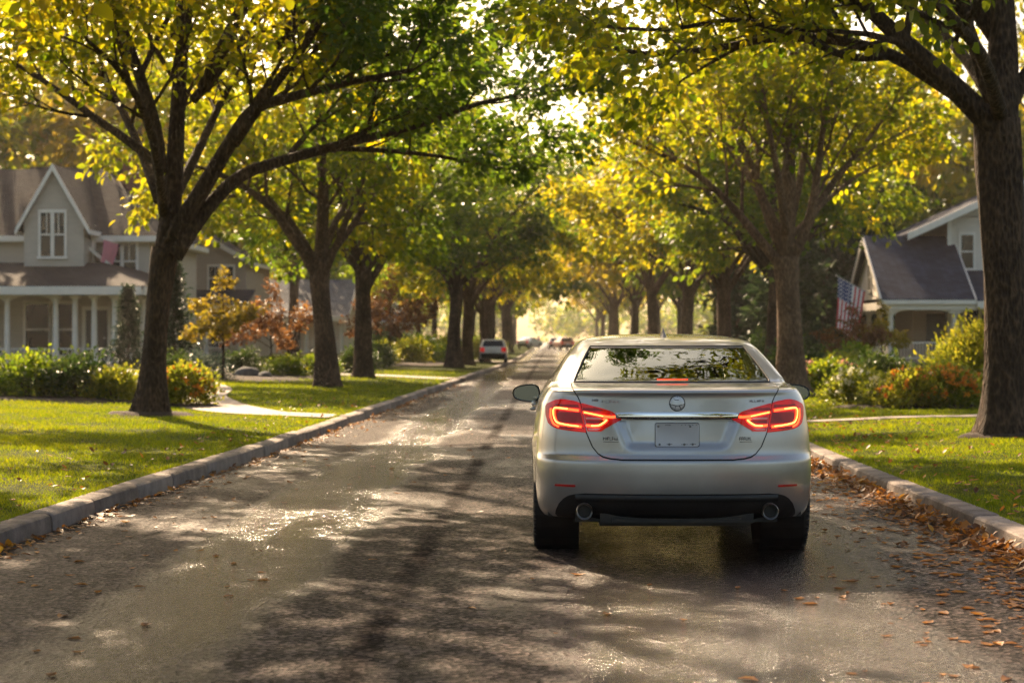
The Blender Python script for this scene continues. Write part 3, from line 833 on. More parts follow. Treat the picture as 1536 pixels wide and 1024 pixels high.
def hero_mid():
    Y = 43.0; base = (5.13, Y, lzf(5.13, Y)-0.01)
    t = Tree(23); t.upb = 0.30; P = lambda *q: px_pts((1187, 5.13), 69.6, Y, q)
    tr = P((1187,592,0),(1184,500,0),(1180,430,0),(1178,385,0)); tr[0] = Vector(base)
    t.trunk(tr, [0.33, 0.265, 0.25, 0.27], flare=0.45)
    K = (7, 6)
    t.limb(P((1176,405,0),(1140,360,0),(1105,318,-0.2),(1062,275,-0.5),(1010,240,-1.0),(950,215,-1.6)), 0.12, 0.025, kids=(8,6), L0=2.3)
    t.limb(P((1176,380,0.1),(1155,330,0.2),(1132,265,0.4),(1105,200,0.8),(1075,120,1.2),(1040,40,1.6)), 0.13, 0.03, kids=(8,6), L0=2.3)
    t.limb(P((1180,385,0),(1183,300,0),(1184,210,0.1),(1190,110,0.2),(1195,0,0.3),(1200,-90,0.3)), 0.18, 0.04, kids=(9,6), start=0.3, L0=2.3)
    t.limb(P((1178,350,-0.3),(1170,280,-0.9),(1155,200,-1.6),(1140,110,-2.4)), 0.10, 0.025, kids=K, L0=2.2)
    t.limb(P((1186,392,0),(1212,335,-0.1),(1225,270,-0.2),(1235,190,-0.5),(1250,100,-1.0)), 0.13, 0.03, kids=(8,6), L0=2.3)
    t.limb(P((1212,335,0),(1245,280,0.4),(1290,225,0.9),(1335,165,1.5),(1380,120,2)), 0.09, 0.025, kids=(8,6), L0=2.2)
    t.limb(P((1190,352,0.2),(1235,305,1.4),(1285,265,2.6),(1330,240,3.6)), 0.07, 0.02, kids=K, L0=1.9)
    t.limb(P((1180,360,0.4),(1200,270,1.8),(1215,180,3.2),(1230,100,4.4)), 0.11, 0.03, kids=K, L0=2.2)
    t.limb(P((1178,370,0.4),(1140,290,1.8),(1090,220,3.4),(1030,170,4.8)), 0.11, 0.03, kids=K, L0=2.2)
    root = empty('street_tree')
    t.mb.build('trunk', M['bark_pale'], root, smooth=True)
    t.leaves('crown', 32, 0.165, 0.36, M['leaf_gold'], root)
    recentre(root, base)
    tag(root, 'vase shaped tree with smooth tan trunk standing just beyond the silver sedan', 'tree')
    return root
hero_left(); hero_right(); hero_mid()

# ---- generic street trees: a few moulds, copied down the street
def make_tree(seed, h_fork, spread, height, rt, leafmat, barkmat, per, size, sp, nl=7, kids_=(7,6), L0=2.2, low=0.25):
    t = Tree(seed); r = t.r
    lean = r.uniform(-0.15, 0.15)
    t.trunk([(0,0,0),(lean*0.3,0,h_fork*0.4),(lean,0.05,h_fork*0.8),(lean*1.2,0.05,h_fork*1.05)], [rt*1.15, rt*0.98, rt*0.9, rt*1.0], 14)
    f = Vector((lean*1.1, 0.05, h_fork*0.95))
    t.limb([f, f+Vector((0.1,0,height*0.2)), f+Vector((0.0,0.2,height*0.42)), Vector((0.2,0,height*0.9))], rt*0.7, 0.04, kids=kids_, start=0.3, L0=L0)
    for i in range(nl):
        a = 2*math.pi*i/nl + r.uniform(-0.3, 0.3); up = r.uniform(low, 1.0)
        d = Vector((math.cos(a), math.sin(a), 0)); z1 = height - h_fork
        q = [f+Vector((0,0,r.uniform(-0.5, 0.3))), f+d*spread*0.22+Vector((0,0,z1*0.16)),
             f+d*spread*0.5+Vector((0,0,z1*(0.18+0.26*up))), f+d*spread*0.85+Vector((0,0,z1*(0.10+0.60*up)))]
        t.limb(q, rt*r.uniform(0.35, 0.55), 0.025, kids=kids_, start=0.25, L0=L0)
    root = empty('street_tree')
    t.mb.build('trunk', barkmat, root, smooth=True)
    t.leaves('crown', per, size, sp, leafmat, root)
    return root
T1 = make_tree(31, 3.1, 4.6, 10.5, 0.265, M['leaf_green'], M['bark'], 38, 0.19, 0.42)
T2 = make_tree(32, 3.3, 4.8, 11.0, 0.275, M['leaf_deep'], M['bark_dark'], 40, 0.21, 0.45, low=0.1)
T3 = make_tree(33, 3.0, 4.6, 10.0, 0.245, M['leaf_gold'], M['bark'], 38, 0.20, 0.43)
T4 = make_tree(34, 3.4, 5.0, 11.5, 0.26, M['leaf_amber'], M['bark'], 18, 0.36, 0.62, nl=6, kids_=(6,5), L0=2.5)
T5 = make_tree(35, 3.6, 5.2, 12.0, 0.28, M['leaf_deep'], M['bark_dark'], 19, 0.38, 0.68, nl=7, kids_=(6,5), L0=2.6, low=0.05)
T6 = make_tree(36, 3.3, 5.0, 11.0, 0.25, M['leaf_gold'], M['bark_dark'], 18, 0.36, 0.62, nl=6, kids_=(6,5), L0=2.5)
_first = {}
def place(proto, x, y, rz, s, label, group=None, cat='tree', sz=None, name=None):
    if proto.name not in _first: _first[proto.name] = 1; o = proto
    else: o = copy_tree(proto)
    o.location = (x, y, lzf(x, y)-0.02); o.rotation_euler = (0, 0, rz); o.scale = (s, s, sz or s)
    if 'group' in o: del o['group']
    tag(o, label, cat, group); return o
GL = 'street trees down the left lawn'; GR = 'street trees down the right lawn'
place(T1, -5.67, 50, 0.4, 1.0, 'grey brown street tree with a low left limb, second along the left lawn', GL)
place(T2, -5.75, 60.5, 2.0, 0.95, 'dark trunked tree close behind the second tree on the left lawn', GL)
place(T2, -4.15, 83, 4.0, 1.0, 'dark spreading tree on left lawn just before the white hatchback', GL)
place(T1, -3.95, 91, 2.6, 0.95, 'trunk half hidden behind the dark spreading tree on left lawn', GL)
place(T3, -3.6, 104, 1.0, 0.9, 'pale leaved tree directly behind the parked white hatchback', GL)
place(T5, -4.1, 131, 0.3, 1.12, 'hazy dark tree down the left kerb, past the white hatchback', GL)
place(T6, -3.7, 165, 1.3, 1.2, 'far hazy tree on the left row before the pale van', GL)
place(T3, 6.0, 70, 0.7, 1.05, 'dark trunk seen above the right end of the sedan roof', GR)
place(T2, 6.9, 63, 2.9, 0.95, 'thin dark trunk hidden close behind the tan vase shaped tree', GR)
place(T3, 5.75, 86, 5.0, 1.1, 'forked dark tree rising above middle of the sedan roof', GR)
place(T4, 5.55, 112, 1.9, 1.15, 'amber tree above the sedan antenna, third of the right row', GR)
place(T6, 5.65, 140, 4.1, 1.2, 'hazy golden tree in the right row above the sedan roof left half', GR)
place(T4, 5.6, 180, 3.3, 1.25, 'pale hazy amber tree far along right kerb', GR)
for i, (x, y, pr) in enumerate([(-5.0,205,T6),(-5.4,255,T4),(-6.0,310,T6),(6.4,225,T6),(6.8,275,T4),(7.2,330,T6)]):
    place(pr, x, y, i*1.3, 1.25, 'blurred street tree dissolving in the haze at the end of the road', 'hazy trees at the end of the road')
# ---- trees behind the houses
gb = 'tall trees behind the left houses'
for i, (x, y, pr, s, sz) in enumerate([(-33,98,T6,1.5,1.75),(-27,110,T6,1.5,1.8),(-21,103,T4,1.35,1.6),(-24,130,T6,1.5,1.8),(-15.5,119,T6,1.25,1.5),(-19,150,T5,1.2,1.3),(-12.5,142,T5,1.0,1.1),(-12,178,T6,1.1,1.2),(-9.5,160,T4,0.9,1.0),(-15,205,T5,1.3,1.4),(-9,225,T5,1.0,1.1),(-40,120,T5,1.4,1.5)]):
    place(pr, x, y, i*0.9+0.2, s, 'full leafy tree rising behind the houses on the left', gb, sz=sz)
gb = 'dark trees behind the right houses'
for i, (x, y, pr, s, sz) in enumerate([(13.5,112,T5,1.3,1.6),(19,118,T5,1.5,1.8),(26,108,T6,1.4,1.8),(33,112,T6,1.4,1.7),(10.5,128,T5,1.0,1.2),(15,150,T5,1.3,1.4),(10.5,165,T6,1.1,1.2),(11,210,T4,1.2,1.3),(10,250,T6,1.2,1.2),(22,160,T5,1.4,1.6)]):
    place(pr, x, y, i*1.1+0.5, s, 'broad dark tree in the wood behind the right house', gb, sz=sz)
place(T3, -8.9, 21.5, 2.2, 1.28, 'overhanging leafy branches at the upper left corner, nearer than any trunk in view', GL)
gb = 'unseen street trees beside and behind the viewpoint'
for i, (x, y, pr) in enumerate([(-8.3,13.0,T1),(-7.6,-8,T3),(7.6,-9,T1)]):  # out of view; the first, on the left, is added to shade the near road
    place(pr, x, max(y, -9.5), i*1.7, 1.28 if i == 0 else 1.0, 'unseen street tree beside or behind the viewpoint', gb)
# a mass of far woodland that closes the view
def woodland():
    nr = np.random.default_rng(5); P = []
    for i in range(150):
        k = i % 3
        if k == 0: x, y = nr.uniform(-70, 70), nr.uniform(540, 600)
        elif k == 1: x, y = -nr.uniform(22, 70), nr.uniform(140, 400)
        else: x, y = nr.uniform(20, 75), nr.uniform(130, 400)
        h = nr.uniform(9, 15); n = 420
        d = nr.normal(0, 1, (n,3)); d /= np.linalg.norm(d, axis=1, keepdims=True)
        rad = nr.uniform(0.55, 1.0, n)[:, None]*(1+0.25*np.sin(d[:, :1]*7+i)*np.cos(d[:, 1:2]*6))
        P.append(d*rad*np.array([4.5, 4.5, h*0.46]) + np.array([x, y, h*0.56]))
    P = np.concatenate(P); n = len(P)
    o = leaf_mesh('woodland', P, nr.normal(0, 1, (n,3)), nr.normal(0, 0.6, (n,3))+np.array([0,0,1.0]), nr.uniform(0.6, 1.3, n), np.full(n, 0.8), M['leaf_deep'], None)
    tag(o, 'hazy far woodland closing the street and standing behind the gardens', 'woodland', kind='stuff')
woodland()

# ---- conifers
def conifer(seed, h, rad, n_whorl, per, leaf, mat):
    t = Tree(seed); r = t.r; nr = t.nr
    t.mb.tube([(0,0,-0.2),(0,0,h*0.5),(0,0,h)], [h*0.022, h*0.014, 0.01], 8)
    pos = []; ax = []
    for i in range(n_whorl):
        f = (i+0.5)/n_whorl; z = h*(0.04+0.94*f); rr = rad*(1-f)**0.75*r.uniform(0.8, 1.1)
        for k in range(7):
            a = r.uniform(0, 6.28); d = Vector((math.cos(a), math.sin(a), -0.12+0.45*f))
            Lb = rr*r.uniform(0.75, 1.1); p0 = Vector((0,0,z))
            t.mb.tube([p0, p0+d*Lb*0.6, p0+d*Lb], [0.02, 0.012, 0.004], 3, cap=False)
            for q in range(per):
                u = r.uniform(0.2, 1.05); pos.append(p0+d*Lb*u+t.rv(0.06*rad+0.03)); ax.append(d+t.rv(0.5))
    root = empty('conifer'); t.mb.build('trunk', M['bark_dark'], root)
    P = np.array([tuple(p) for p in pos]); A = np.array([tuple(a) for a in ax]); n = len(P)
    nm = nr.normal(0, 0.6, (n,3)); nm[:,2] += 1
    leaf_mesh('crown', P, A, nm, leaf*nr.uniform(0.6, 1.3, n), np.full(n, 0.4), mat, root)
    return root
C1 = conifer(51, 3.5, 0.85, 34, 16, 0.16, M['needle'])
C2 = conifer(52, 9.5, 2.4, 34, 22, 0.42, M['needle'])
place(C1, -11.4, 60, 0, 1.0, 'narrow dark green conifer between the big left tree and the second house', cat='conifer')
place(C1, -15.3, 72, 1, 0.85, 'dark evergreen against the right end of the left porch', cat='conifer')
for i, (x, y, s) in enumerate([(11.0,92,1.0),(13.3,98,1.15),(9.8,106,1.0),(15.5,104,1.2),(12.2,118,1.2)]):
    place(C2, x, y, i*1.7, s, 'tall dark spruce in the shade behind the tan trunk and the flag', 'dark spruces beside the right house', cat='conifer')

# ---- small ornamental trees
def small_tree(name, seed, h, spread, mat, per, size, bark='bark_dark'):
    t = Tree(seed); r = t.r
    t.trunk([(0,0,0),(0.03,0,h*0.25),(0.0,0.02,h*0.5)], [0.05, 0.04, 0.035], 8, flare=0.2)
    t.limb([Vector((0,0.02,h*0.45)), Vector((0.03,0,h*0.7)), Vector((0,0,h*0.97))], 0.03, 0.008, kids=(6,4), start=0.1, L0=spread*0.55, maxl=3)
    for i in range(7):
        a = i*0.9+r.uniform(-.2,.2); d = Vector((math.cos(a), math.sin(a), 0)); z = h*r.uniform(0.28, 0.62)
        t.limb([Vector((0,0,z)), Vector((0,0,z+0.12*h))+d*spread*0.5, Vector((0,0,z+0.14*h))+d*spread], 0.018, 0.006, kids=(5,4), start=0.2, L0=spread*0.5, maxl=3)
    root = empty(name); t.mb.build('trunk', M[bark], root, smooth=True)
    t.leaves('crown', per, size, size*1.1, mat, root); return root
S1 = small_tree('maple_tree', 61, 3.0, 1.25, M['leaf_red'], 12, 0.13)
S2 = small_tree('young_tree', 62, 2.7, 0.75, M['leaf_amber'], 12, 0.11)
place(S1, -8.9, 63, 0.3, 0.86, 'small red leaved maple left of the second street tree', cat='tree')
place(S1, -7.0, 86, 2.2, 1.15, 'larger red leaved maple in front of the small white porch', cat='tree')
place(S2, -9.1, 55, 0, 1.0, 'young tree with thin yellow green leaves beside the rocks', cat='tree')
place(S1, 9.15, 61, 1.2, 0.62, 'spindly orange leaved maple under the striped flag', cat='tree')
S3 = place(S2, 10.2, 62, 1.9, 0.75, 'thin bronze leaved young tree in front of the right porch post', cat='tree')

# ---- shrubs
def shrub(name, seed, w, h, mat, n, size, flower=None, nf=0, spike=0.0, wr=0.6):
    r = random.Random(seed); nr = np.random.default_rng(seed)
    root = empty(name)
    st = MB()
    for i in range(11):
        a = r.uniform(0, 6.28); q = r.uniform(0.2, 0.75)
        st.tube([(0.08*math.cos(a),0.08*math.sin(a),-0.05),(w*0.25*q*math.cos(a),w*0.25*q*math.sin(a),h*0.4),(w*0.48*q*math.cos(a),w*0.48*q*math.sin(a),h*0.85)], [0.014,0.010,0.005], 4, cap=False)
    st.build('stem', M['bark_dark'], root)
    k = 30; c = []
    for i in range(k):     # leaf sprays filling an uneven dome
        a = nr.uniform(0, 6.28); e = nr.uniform(-0.05, 1.0)
        ce = math.sqrt(max(0, 1-e*e)); q = nr.uniform(0.55, 1.0)
        c.append((w/2*ce*math.cos(a)*q, w/2*ce*math.sin(a)*q, h*(0.12+0.82*max(e,0)*q)))
    c = np.array(c); idx = nr.integers(0, k, n)
    off = nr.normal(0, 1, (n,3))*np.array([w*0.13, w*0.13, h*0.14])
    P = c[idx]+off; P[:,2] = np.abs(P[:,2])+0.02
    out = P-np.array([0,0,h*0.3]); out /= np.linalg.norm(out, axis=1, keepdims=True)+1e-6
    ax = out+nr.normal(0, 0.5, (n,3)); ax[:,2] += spike
    nm = nr.normal(0, 0.6, (n,3)); nm[:,2] += 1
    leaf_mesh('foliage', P, ax, nm, size*nr.uniform(0.6, 1.35, n), np.full(n, wr), mat, root)
    if flower:
        e = nr.uniform(0.15, 1.0, nf); a = nr.uniform(0, 6.28, nf); ce = np.sqrt(1-e*e)
        Q = np.stack([w*0.55*ce*np.cos(a), w*0.55*ce*np.sin(a), h*(0.22+0.86*e)], 1)
        Q = np.repeat(Q, 9, 0)+nr.normal(0, 0.022, (nf*9, 3)); m = len(Q)
        leaf_mesh('blossom', Q, nr.normal(0, 1, (m,3))+np.array([0,0,0.6]), nr.normal(0, 1, (m,3)), 0.075*nr.uniform(0.6, 1.2, m), np.full(m, 0.75), flower, root)
    return root
B = {
 'dark':   shrub('shrub', 71, 1.25, 0.85, M['leaf_shrub'], 3600, 0.085),
 'deep':   shrub('shrub', 72, 1.2, 0.8, M['leaf_deep'], 3400, 0.085),
 'lime':   shrub('shrub', 73, 1.2, 0.8, M['leaf_lime'], 3000, 0.095, spike=0.4),
 'orange': shrub('flowering_shrub', 74, 1.05, 0.72, M['leaf_lime'], 2600, 0.085, M['petal_orange'], 70, spike=0.4),
 'pale':   shrub('flowering_shrub', 75, 1.0, 0.66, M['leaf_lime'], 2600, 0.085, M['petal_pale'], 45, spike=0.5),
 'coral':  shrub('flowering_shrub', 76, 1.1, 0.70, M['leaf_lime'], 2800, 0.085, M['petal_orange'], 20, spike=0.4),
 'pink':   shrub('flowering_shrub', 77, 1.0, 0.66, M['leaf_shrub'], 2400, 0.08, M['petal_pink'], 60, spike=0.3),
 'big':    shrub('shrub', 78, 2.0, 1.65, M['leaf_lime'], 7500, 0.12, spike=0.9, wr=0.42),
 'blue':   shrub('juniper', 79, 1.6, 0.65, M['leaf_blue'], 3200, 0.10, wr=0.3),
}
def bush(k, x, y, s, label, rz=0.0, sz=None, group=None):
    return place(B[k], x, y, rz, s, label, group, 'shrub', sz)
gl = 'shrubs of the bed below the left porch'
bush('dark', -11.2, 38.6, 1.05, 'dark green shrub at the left edge of the photo below the porch', 0.2, group=gl)
bush('deep', -10.1, 38.2, 1.05, 'dense dark shrub below the middle of the left porch', 1.2, group=gl)
bush('dark', -9.1, 38.4, 1.05, 'dark shrub with lighter tips below the porch corner', 2.6, group=gl)
bush('lime', -8.35, 38.0, 0.82, 'yellow green shrub at the right end of the dark row, beside the big trunk', 0.5, group=gl)
bush('deep', -7.75, 39.6, 0.8, 'small shaded shrub directly behind the big left trunk', 3.6, group=gl)
bush('orange', -6.62, 35.9, 0.95, 'shrub with bright orange red flowers right of the big left trunk', 0.9)
bush('blue', -9.9, 55, 1.05, 'blue grey juniper spreading behind the orange flowered shrub', 0.4)
bush('dark', -9.6, 50.5, 0.9, 'rounded green shrub between the juniper and the young yellow tree', 1.9)
bush('deep', -8.2, 61, 1.1, 'dark rounded shrub at the foot of the small red maple', 0.9, sz=.8)
bush('deep', -7.4, 63, 1.1, 'dark rounded shrub just left of the second street tree', 2.9, sz=.8)
bush('dark', -10.2, 66, .95, 'dark shrub behind the grey rocks', 2.2)
bush('dark', -6.5, 66, 1.0, 'shrub glimpsed between the second and third left trunks', 4.2)
gh = 'hedges along the far left gardens'
for i, (k, x, y, s, lb) in enumerate([('dark',-7.2,79,1.3,'low dark hedge right of the third left trunk'),('lime',-7.7,88,1.2,'sunlit yellow green shrub below the larger red maple'),
     ('lime',-6.6,92,1.4,'long yellow green shrub in front of the small white porch'),('deep',-6.2,96,1.6,'dark clipped shrub left of the spreading dark tree'),
     ('deep',-5.4,103,1.5,'dark shrub pressed against the spreading dark tree'),('dark',-8.6,104,1.9,'grey green shrub before the far white porch'),
     ('lime',-4.9,120,1.3,'bright shrub in the gap behind the spreading dark tree'),('deep',-4.7,140,1.6,'hazy shrub left of the white hatchback')]):
    bush(k, x, y, s, lb, i*1.1, group=gh)
gr = 'shrubs of the flower bed before the right house'
bush('pale', 5.35+0.15, 36.6, 0.95, 'yellow green clump with pale flowers at the left end of the right bed', 0.3, group=gr)
bush('pale', 5.95, 35.6, 0.85, 'smaller pale flowered clump second from the left in the right bed', 2.1, group=gr)
bush('coral', 6.25, 34.9, 0.95, 'coral flowered shrub in the middle of the right bed', 1.0, group=gr)
bush('orange', 6.85, 34.9, 0.98, 'orange flowered shrub toward the right end of the right bed', 2.7, group=gr)
bush('coral', 7.3, 35.6, 0.85, 'spiky shrub with few coral flowers at the right end of the right bed', 4.0, group=gr)
bush('big', 8.95, 41.5, 0.9, 'tall feathery yellow green shrub left of the right edge trunk', 0.6)
bush('big', 10.3, 43.5, 0.9, 'second feathery yellow shrub half behind the right edge trunk', 2.6)
bush('dark', 7.3, 44.5, 1.0, 'rounded dark green shrub behind the right flower bed', 0.0)
bush('pink', 5.85, 46.5, 0.95, 'pinkish flowering shrub immediately right of the tan trunk', 1.0)
bush('deep', 6.35, 46.0, 0.85, 'small round dark shrub right of the pinkish flowers', 2.0)
bush('pink', 7.1, 48.8, 0.9, 'pale pink flowering shrub behind the round dark shrub', 3.0)
bush('dark', 6.6, 55, 1.3, 'wide green shrub in shade behind the pink flowers', 3.9)
bush('lime', 7.7, 53.5, 1.0, 'yellow leaved shrub in front of the right porch steps', 4.8)
bush('deep', 8.5, 57, 1.2, 'dark shrub under the orange leaved maple', 5.5)
bush('lime', 4.95, 60, 0.9, 'lime shrub glimpsed over the sedan boot right corner', 0.8)
bush('dark', 7.6, 70, 1.6, 'shaded shrub at the edge of the right wood', 0.3)

# mulch under the beds
def mulch(pts):
    c = Vector((sum(p[0] for p in pts)/len(pts), sum(p[1] for p in pts)/len(pts), 0)); m = MB(); n = len(pts)
    vs = [(x, y, lzf(x, y)-0.02) for x, y in pts] + [(c.x+(x-c.x)*0.8, c.y+(y-c.y)*0.8, lzf(x, y)+0.05) for x, y in pts] + [(c.x, c.y, lzf(c.x, c.y)+0.08)]
    fs = [(i, (i+1) % n, n+(i+1) % n, n+i) for i in range(n)] + [(n+i, n+(i+1) % n, 2*n) for i in range(n)]
    m.add(vs, fs); tag(m.build('flower_bed', M['soil'], smooth=True), kind='structure')
def ell(cx, cy, a, b, n=26):
    return [(cx+a*math.cos(2*math.pi*i/n)*(1+0.06*math.sin(5*i)), cy+b*math.sin(2*math.pi*i/n)*(1+0.06*math.cos(3*i))) for i in range(n)]
mulch(ell(-9.6, 38.2, 2.6, 1.5)); mulch(ell(-6.7, 35.9, 0.8, 0.7)); mulch(ell(-6.43, 32.0, 0.75, 0.65)); mulch(ell(5.67, 25.0, 0.65, 0.6))
mulch(ell(6.4, 35.4, 1.6, 1.0)); mulch(ell(8.9, 42.5, 1.7, 1.4)); mulch(ell(5.13, 43.0, 0.6, 0.6)); mulch(ell(6.4, 47.5, 1.3, 1.8)); mulch(ell(-9.3, 60, 2.4, 6.5))
mulch(ell(-6.8, 92, 2.0, 10)); mulch(ell(8.2, 56, 1.8, 4.5))
# rocks
def rock(seed, x, y, s, label):
    bm = bmesh.new(); bmesh.ops.create_icosphere(bm, subdivisions=3, radius=1.0); r = random.Random(seed)
    pl = [(Vector((r.gauss(0,1), r.gauss(0,1), r.gauss(0,1))).normalized(), r.uniform(0.62, 0.9)) for _ in range(14)]
    for v in bm.verts:
        for n, d in pl:
            k = v.co.dot(n)
            if k > d: v.co -= n*(k-d)*0.9
        v.co = Vector((v.co.x*1.25, v.co.y, v.co.z*0.72))
    me = bpy.data.meshes.new('boulder'); bm.to_mesh(me); bm.free(); me.materials.append(M['stone'])
    o = bpy.data.objects.new('boulder', me); col.objects.link(o); o.scale = (s,s,s); o.rotation_euler = (0,0,r.uniform(0,6)); o.location = (x, y, lzf(x,y)+0.3*s)
    tag(o, label, 'boulder', 'boulders by the young tree')
rock(1, -9.0, 59, 0.34, 'larger grey boulder beside the young yellow green tree')
rock(2, -8.45, 58.7, 0.22, 'smaller grey boulder on the right of the larger one')

# ================================================================== CARS
def crom(rows, sub):
    rows = np.array(rows, float); out = []
    n = len(rows)
    for i in range(n-1):
        a = rows[max(i-1,0)]; b = rows[i]; c = rows[i+1]; d = rows[min(i+2,n-1)]
        for j in range(sub):
            t = j/sub
            m0 = (c-a)*0.5; m1 = (d-b)*0.5
            # limit overshoot
            m0 = np.where(np.sign(c-b) == np.sign(m0), np.sign(m0)*np.minimum(np.abs(m0), 2.2*np.abs(c-b)), 0)
            m1 = np.where(np.sign(c-b) == np.sign(m1), np.sign(m1)*np.minimum(np.abs(m1), 2.2*np.abs(c-b)), 0)
            h = (2*t**3-3*t*t+1)*b + (t**3-2*t*t+t)*m0 + (-2*t**3+3*t*t)*c + (t**3-t*t)*m1
            out.append(h)
    out.append(rows[-1]); return np.array(out)

def sst(a, b, x):
    t = np.clip((x-a)/(b-a), 0, 1); return t*t*(3-2*t)

class Shell:
    """car body as a stack of horizontal outlines: rear y, front y, half width, depth of the rounded corners"""
    NE = 2.6
    def __init__(self, rows, sub, bulge, tw=0.83, nside=34, recess=None, wheels=(), wheel_r=0.37):
        self.T = crom(rows, sub); self.bulge = bulge; self.recess = recess; self.tw = tw
        tr = list(np.linspace(0, tw, 13)) + [0.87, 0.905, 0.935, 0.96, 0.978, 0.990, 0.997, 1.0]
        tf = [1.0, 0.99, 0.96, 0.9, 0.82, 0.6, 0.4, 0.2, 0.0]
        fs = list(np.linspace(0, 1, nside))[1:-1]
        self.tags = [('r', t) for t in tr] + [('s', f) for f in fs] + [('f', t) for t in tf]
        self.half = len(self.tags)
        G = []
        for z, yr, yf, w, Dr, Df in self.T:
            row = []
            for k, t in self.tags:
                if k == 'r':
                    x = w*t; y = yr + Dr*self.corner(t)
                    if recess is not None: y += recess(x, z)
                elif k == 's':
                    y = yr+Dr + (yf-Df-yr-Dr)*t
                    x = w + self.side(y, z)
                else:
                    x = w*t*(1-0.0*t); y = yf - Df*self.corner(t)
                row.append((x, y, z))
            G.append(row)
        G = np.array(G)
        # widen smoothly so the flank swells ahead of the rear corner
        self.G = G
        if wheels:
            zz = self.G[:,:,2]; 
            for (cy, cz) in wheels:
                dy = G[:,:,1]-cy; dz = G[:,:,2]-cz; r = np.hypot(dy, dz)
                side = (np.abs(G[:,:,0]) > 0.6)
                m = side & (r < wheel_r) & (r > wheel_r-0.075)
                k = wheel_r/np.maximum(r, 1e-6)
                G[:,:,1] = np.where(m, cy+dy*k, G[:,:,1]); G[:,:,2] = np.where(m, cz+dz*k, G[:,:,2])
        self.wheels = wheels; self.wr = wheel_r
    def corner(self, t): return 1-(1-min(abs(t), 1.0)**self.NE)**(1/self.NE)
    def side(self, y, z):
        y0, y1 = 0.5, 4.3
        t = min(max((y-y0)/(y1-y0), 0), 1)
        b = self.bulge(z) if callable(self.bulge) else self.bulge
        return b*math.sin(math.pi*t**0.6)
    def at(self, x, z):
        T = self.T; zs = T[:,0]
        yr = np.interp(z, zs, T[:,1]); w = np.interp(z, zs, T[:,3]); D = np.interp(z, zs, T[:,4])
        y = yr + D*self.corner(min(abs(x)/w, 0.9995))
        if self.recess is not None: y += float(self.recess(x, z))
        return Vector((x, y, z))
    def nrm(self, x, z):
        e = 0.004
        fx = (self.at(x+e, z).y-self.at(x-e, z).y)/(2*e); fz = (self.at(x, z+e).y-self.at(x, z-e).y)/(2*e)
        fx = max(-4, min(4, fx)); fz = max(-25, min(25, fz))
        return Vector((fx, -1, fz)).normalized()
    def on(self, x, z, off): return self.at(x, z) + self.nrm(x, z)*off
    def meshes(self, classify):
        """classify(kind, t, z) -> part key; returns {key: (verts, faces)} with both halves"""
        H = self.half; n = len(self.T); parts = {}
        V = np.concatenate([self.G, self.G*np.array([-1,1,1])], 1).reshape(-1, 3)
        W = 2*H
        for i in range(n-1):
            z = (self.T[i,0]+self.T[i+1,0])/2
            for s in (0, 1):
                for j in range(H-1):
                    q = [i*W+s*H+j, i*W+s*H+j+1, (i+1)*W+s*H+j+1, (i+1)*W+s*H+j]
                    if s: q = q[::-1]
                    c = V[q].mean(0)
                    if any((c[1]-cy)**2+(c[2]-cz)**2 < (self.wr*0.985)**2 and abs(c[0]) > 0.6 for cy, cz in self.wheels): continue
                    k0, t0 = self.tags[j]; k1, t1 = self.tags[j+1]
                    key = classify(k0 if k0 == k1 else 'x', (t0+t1)/2, z, c)
                    if key: parts.setdefault(key, []).append(q)
        W0 = (n-1)*W      # roof cap
        for j in range(H-1):
            parts.setdefault('body', []).append([W0+j, W0+j+1, W0+H+j+1, W0+H+j])
        return V, parts

def shell_obj(name, V, faces, mat, parent, push=0.0):
    us, inv = np.unique(np.array(faces).ravel(), return_inverse=True)
    me = bpy.data.meshes.new(name)
    me.from_pydata([tuple(v) for v in V[us]], [], [tuple(int(a) for a in f) for f in inv.reshape(-1, 4)])
    bm = bmesh.new(); bm.from_mesh(me)
    bmesh.ops.remove_doubles(bm, verts=bm.verts, dist=1e-5)
    bmesh.ops.recalc_face_normals(bm, faces=bm.faces)
    if push:
        bm.normal_update()
        for v in bm.verts: v.co += v.normal*push
    bm.to_mesh(me); bm.free()
    me.materials.append(mat); me.polygons.foreach_set('use_smooth', [True]*len(me.polygons))
    o = bpy.data.objects.new(name, me); col.objects.link(o); o.parent = parent; return o

def patch(sh, name, rows, K, off, th, mat, parent, smooth=True):
    """piece of sheet lying off the shell: rows of (z, x0, x1), with returned edges"""
    m = MB(); R_ = len(rows); vs = []
    for z, x0, x1 in rows:
        for k in range(K+1):
            x = x0+(x1-x0)*k/K; vs.append(sh.on(x, z, off))
    fs = [(i*(K+1)+k, i*(K+1)+k+1, (i+1)*(K+1)+k+1, (i+1)*(K+1)+k) for i in range(R_-1) for k in range(K)]
    ring = [(0, k) for k in range(K+1)] + [(i, K) for i in range(1, R_)] + [(R_-1, k) for k in range(K-1, -1, -1)] + [(i, 0) for i in range(R_-2, 0, -1)]
    b = len(vs)
    for i, k in ring:
        z, x0, x1 = rows[i]; x = x0+(x1-x0)*k/K; vs.append(sh.on(x, z, off-th))
    n = len(ring)
    for a in range(n):
        c = (a+1) % n
        fs.append((ring[a][0]*(K+1)+ring[a][1], ring[c][0]*(K+1)+ring[c][1], b+c, b+a))
    m.add(vs, fs)
    return m.build(name, mat, parent, smooth, 35)

def densify(rows, n):
    r = np.array(rows); t = np.linspace(r[0,0], r[-1,0], n)
    return [(z, float(np.interp(z, r[:,0], r[:,1])), float(np.interp(z, r[:,0], r[:,2]))) for z in t]

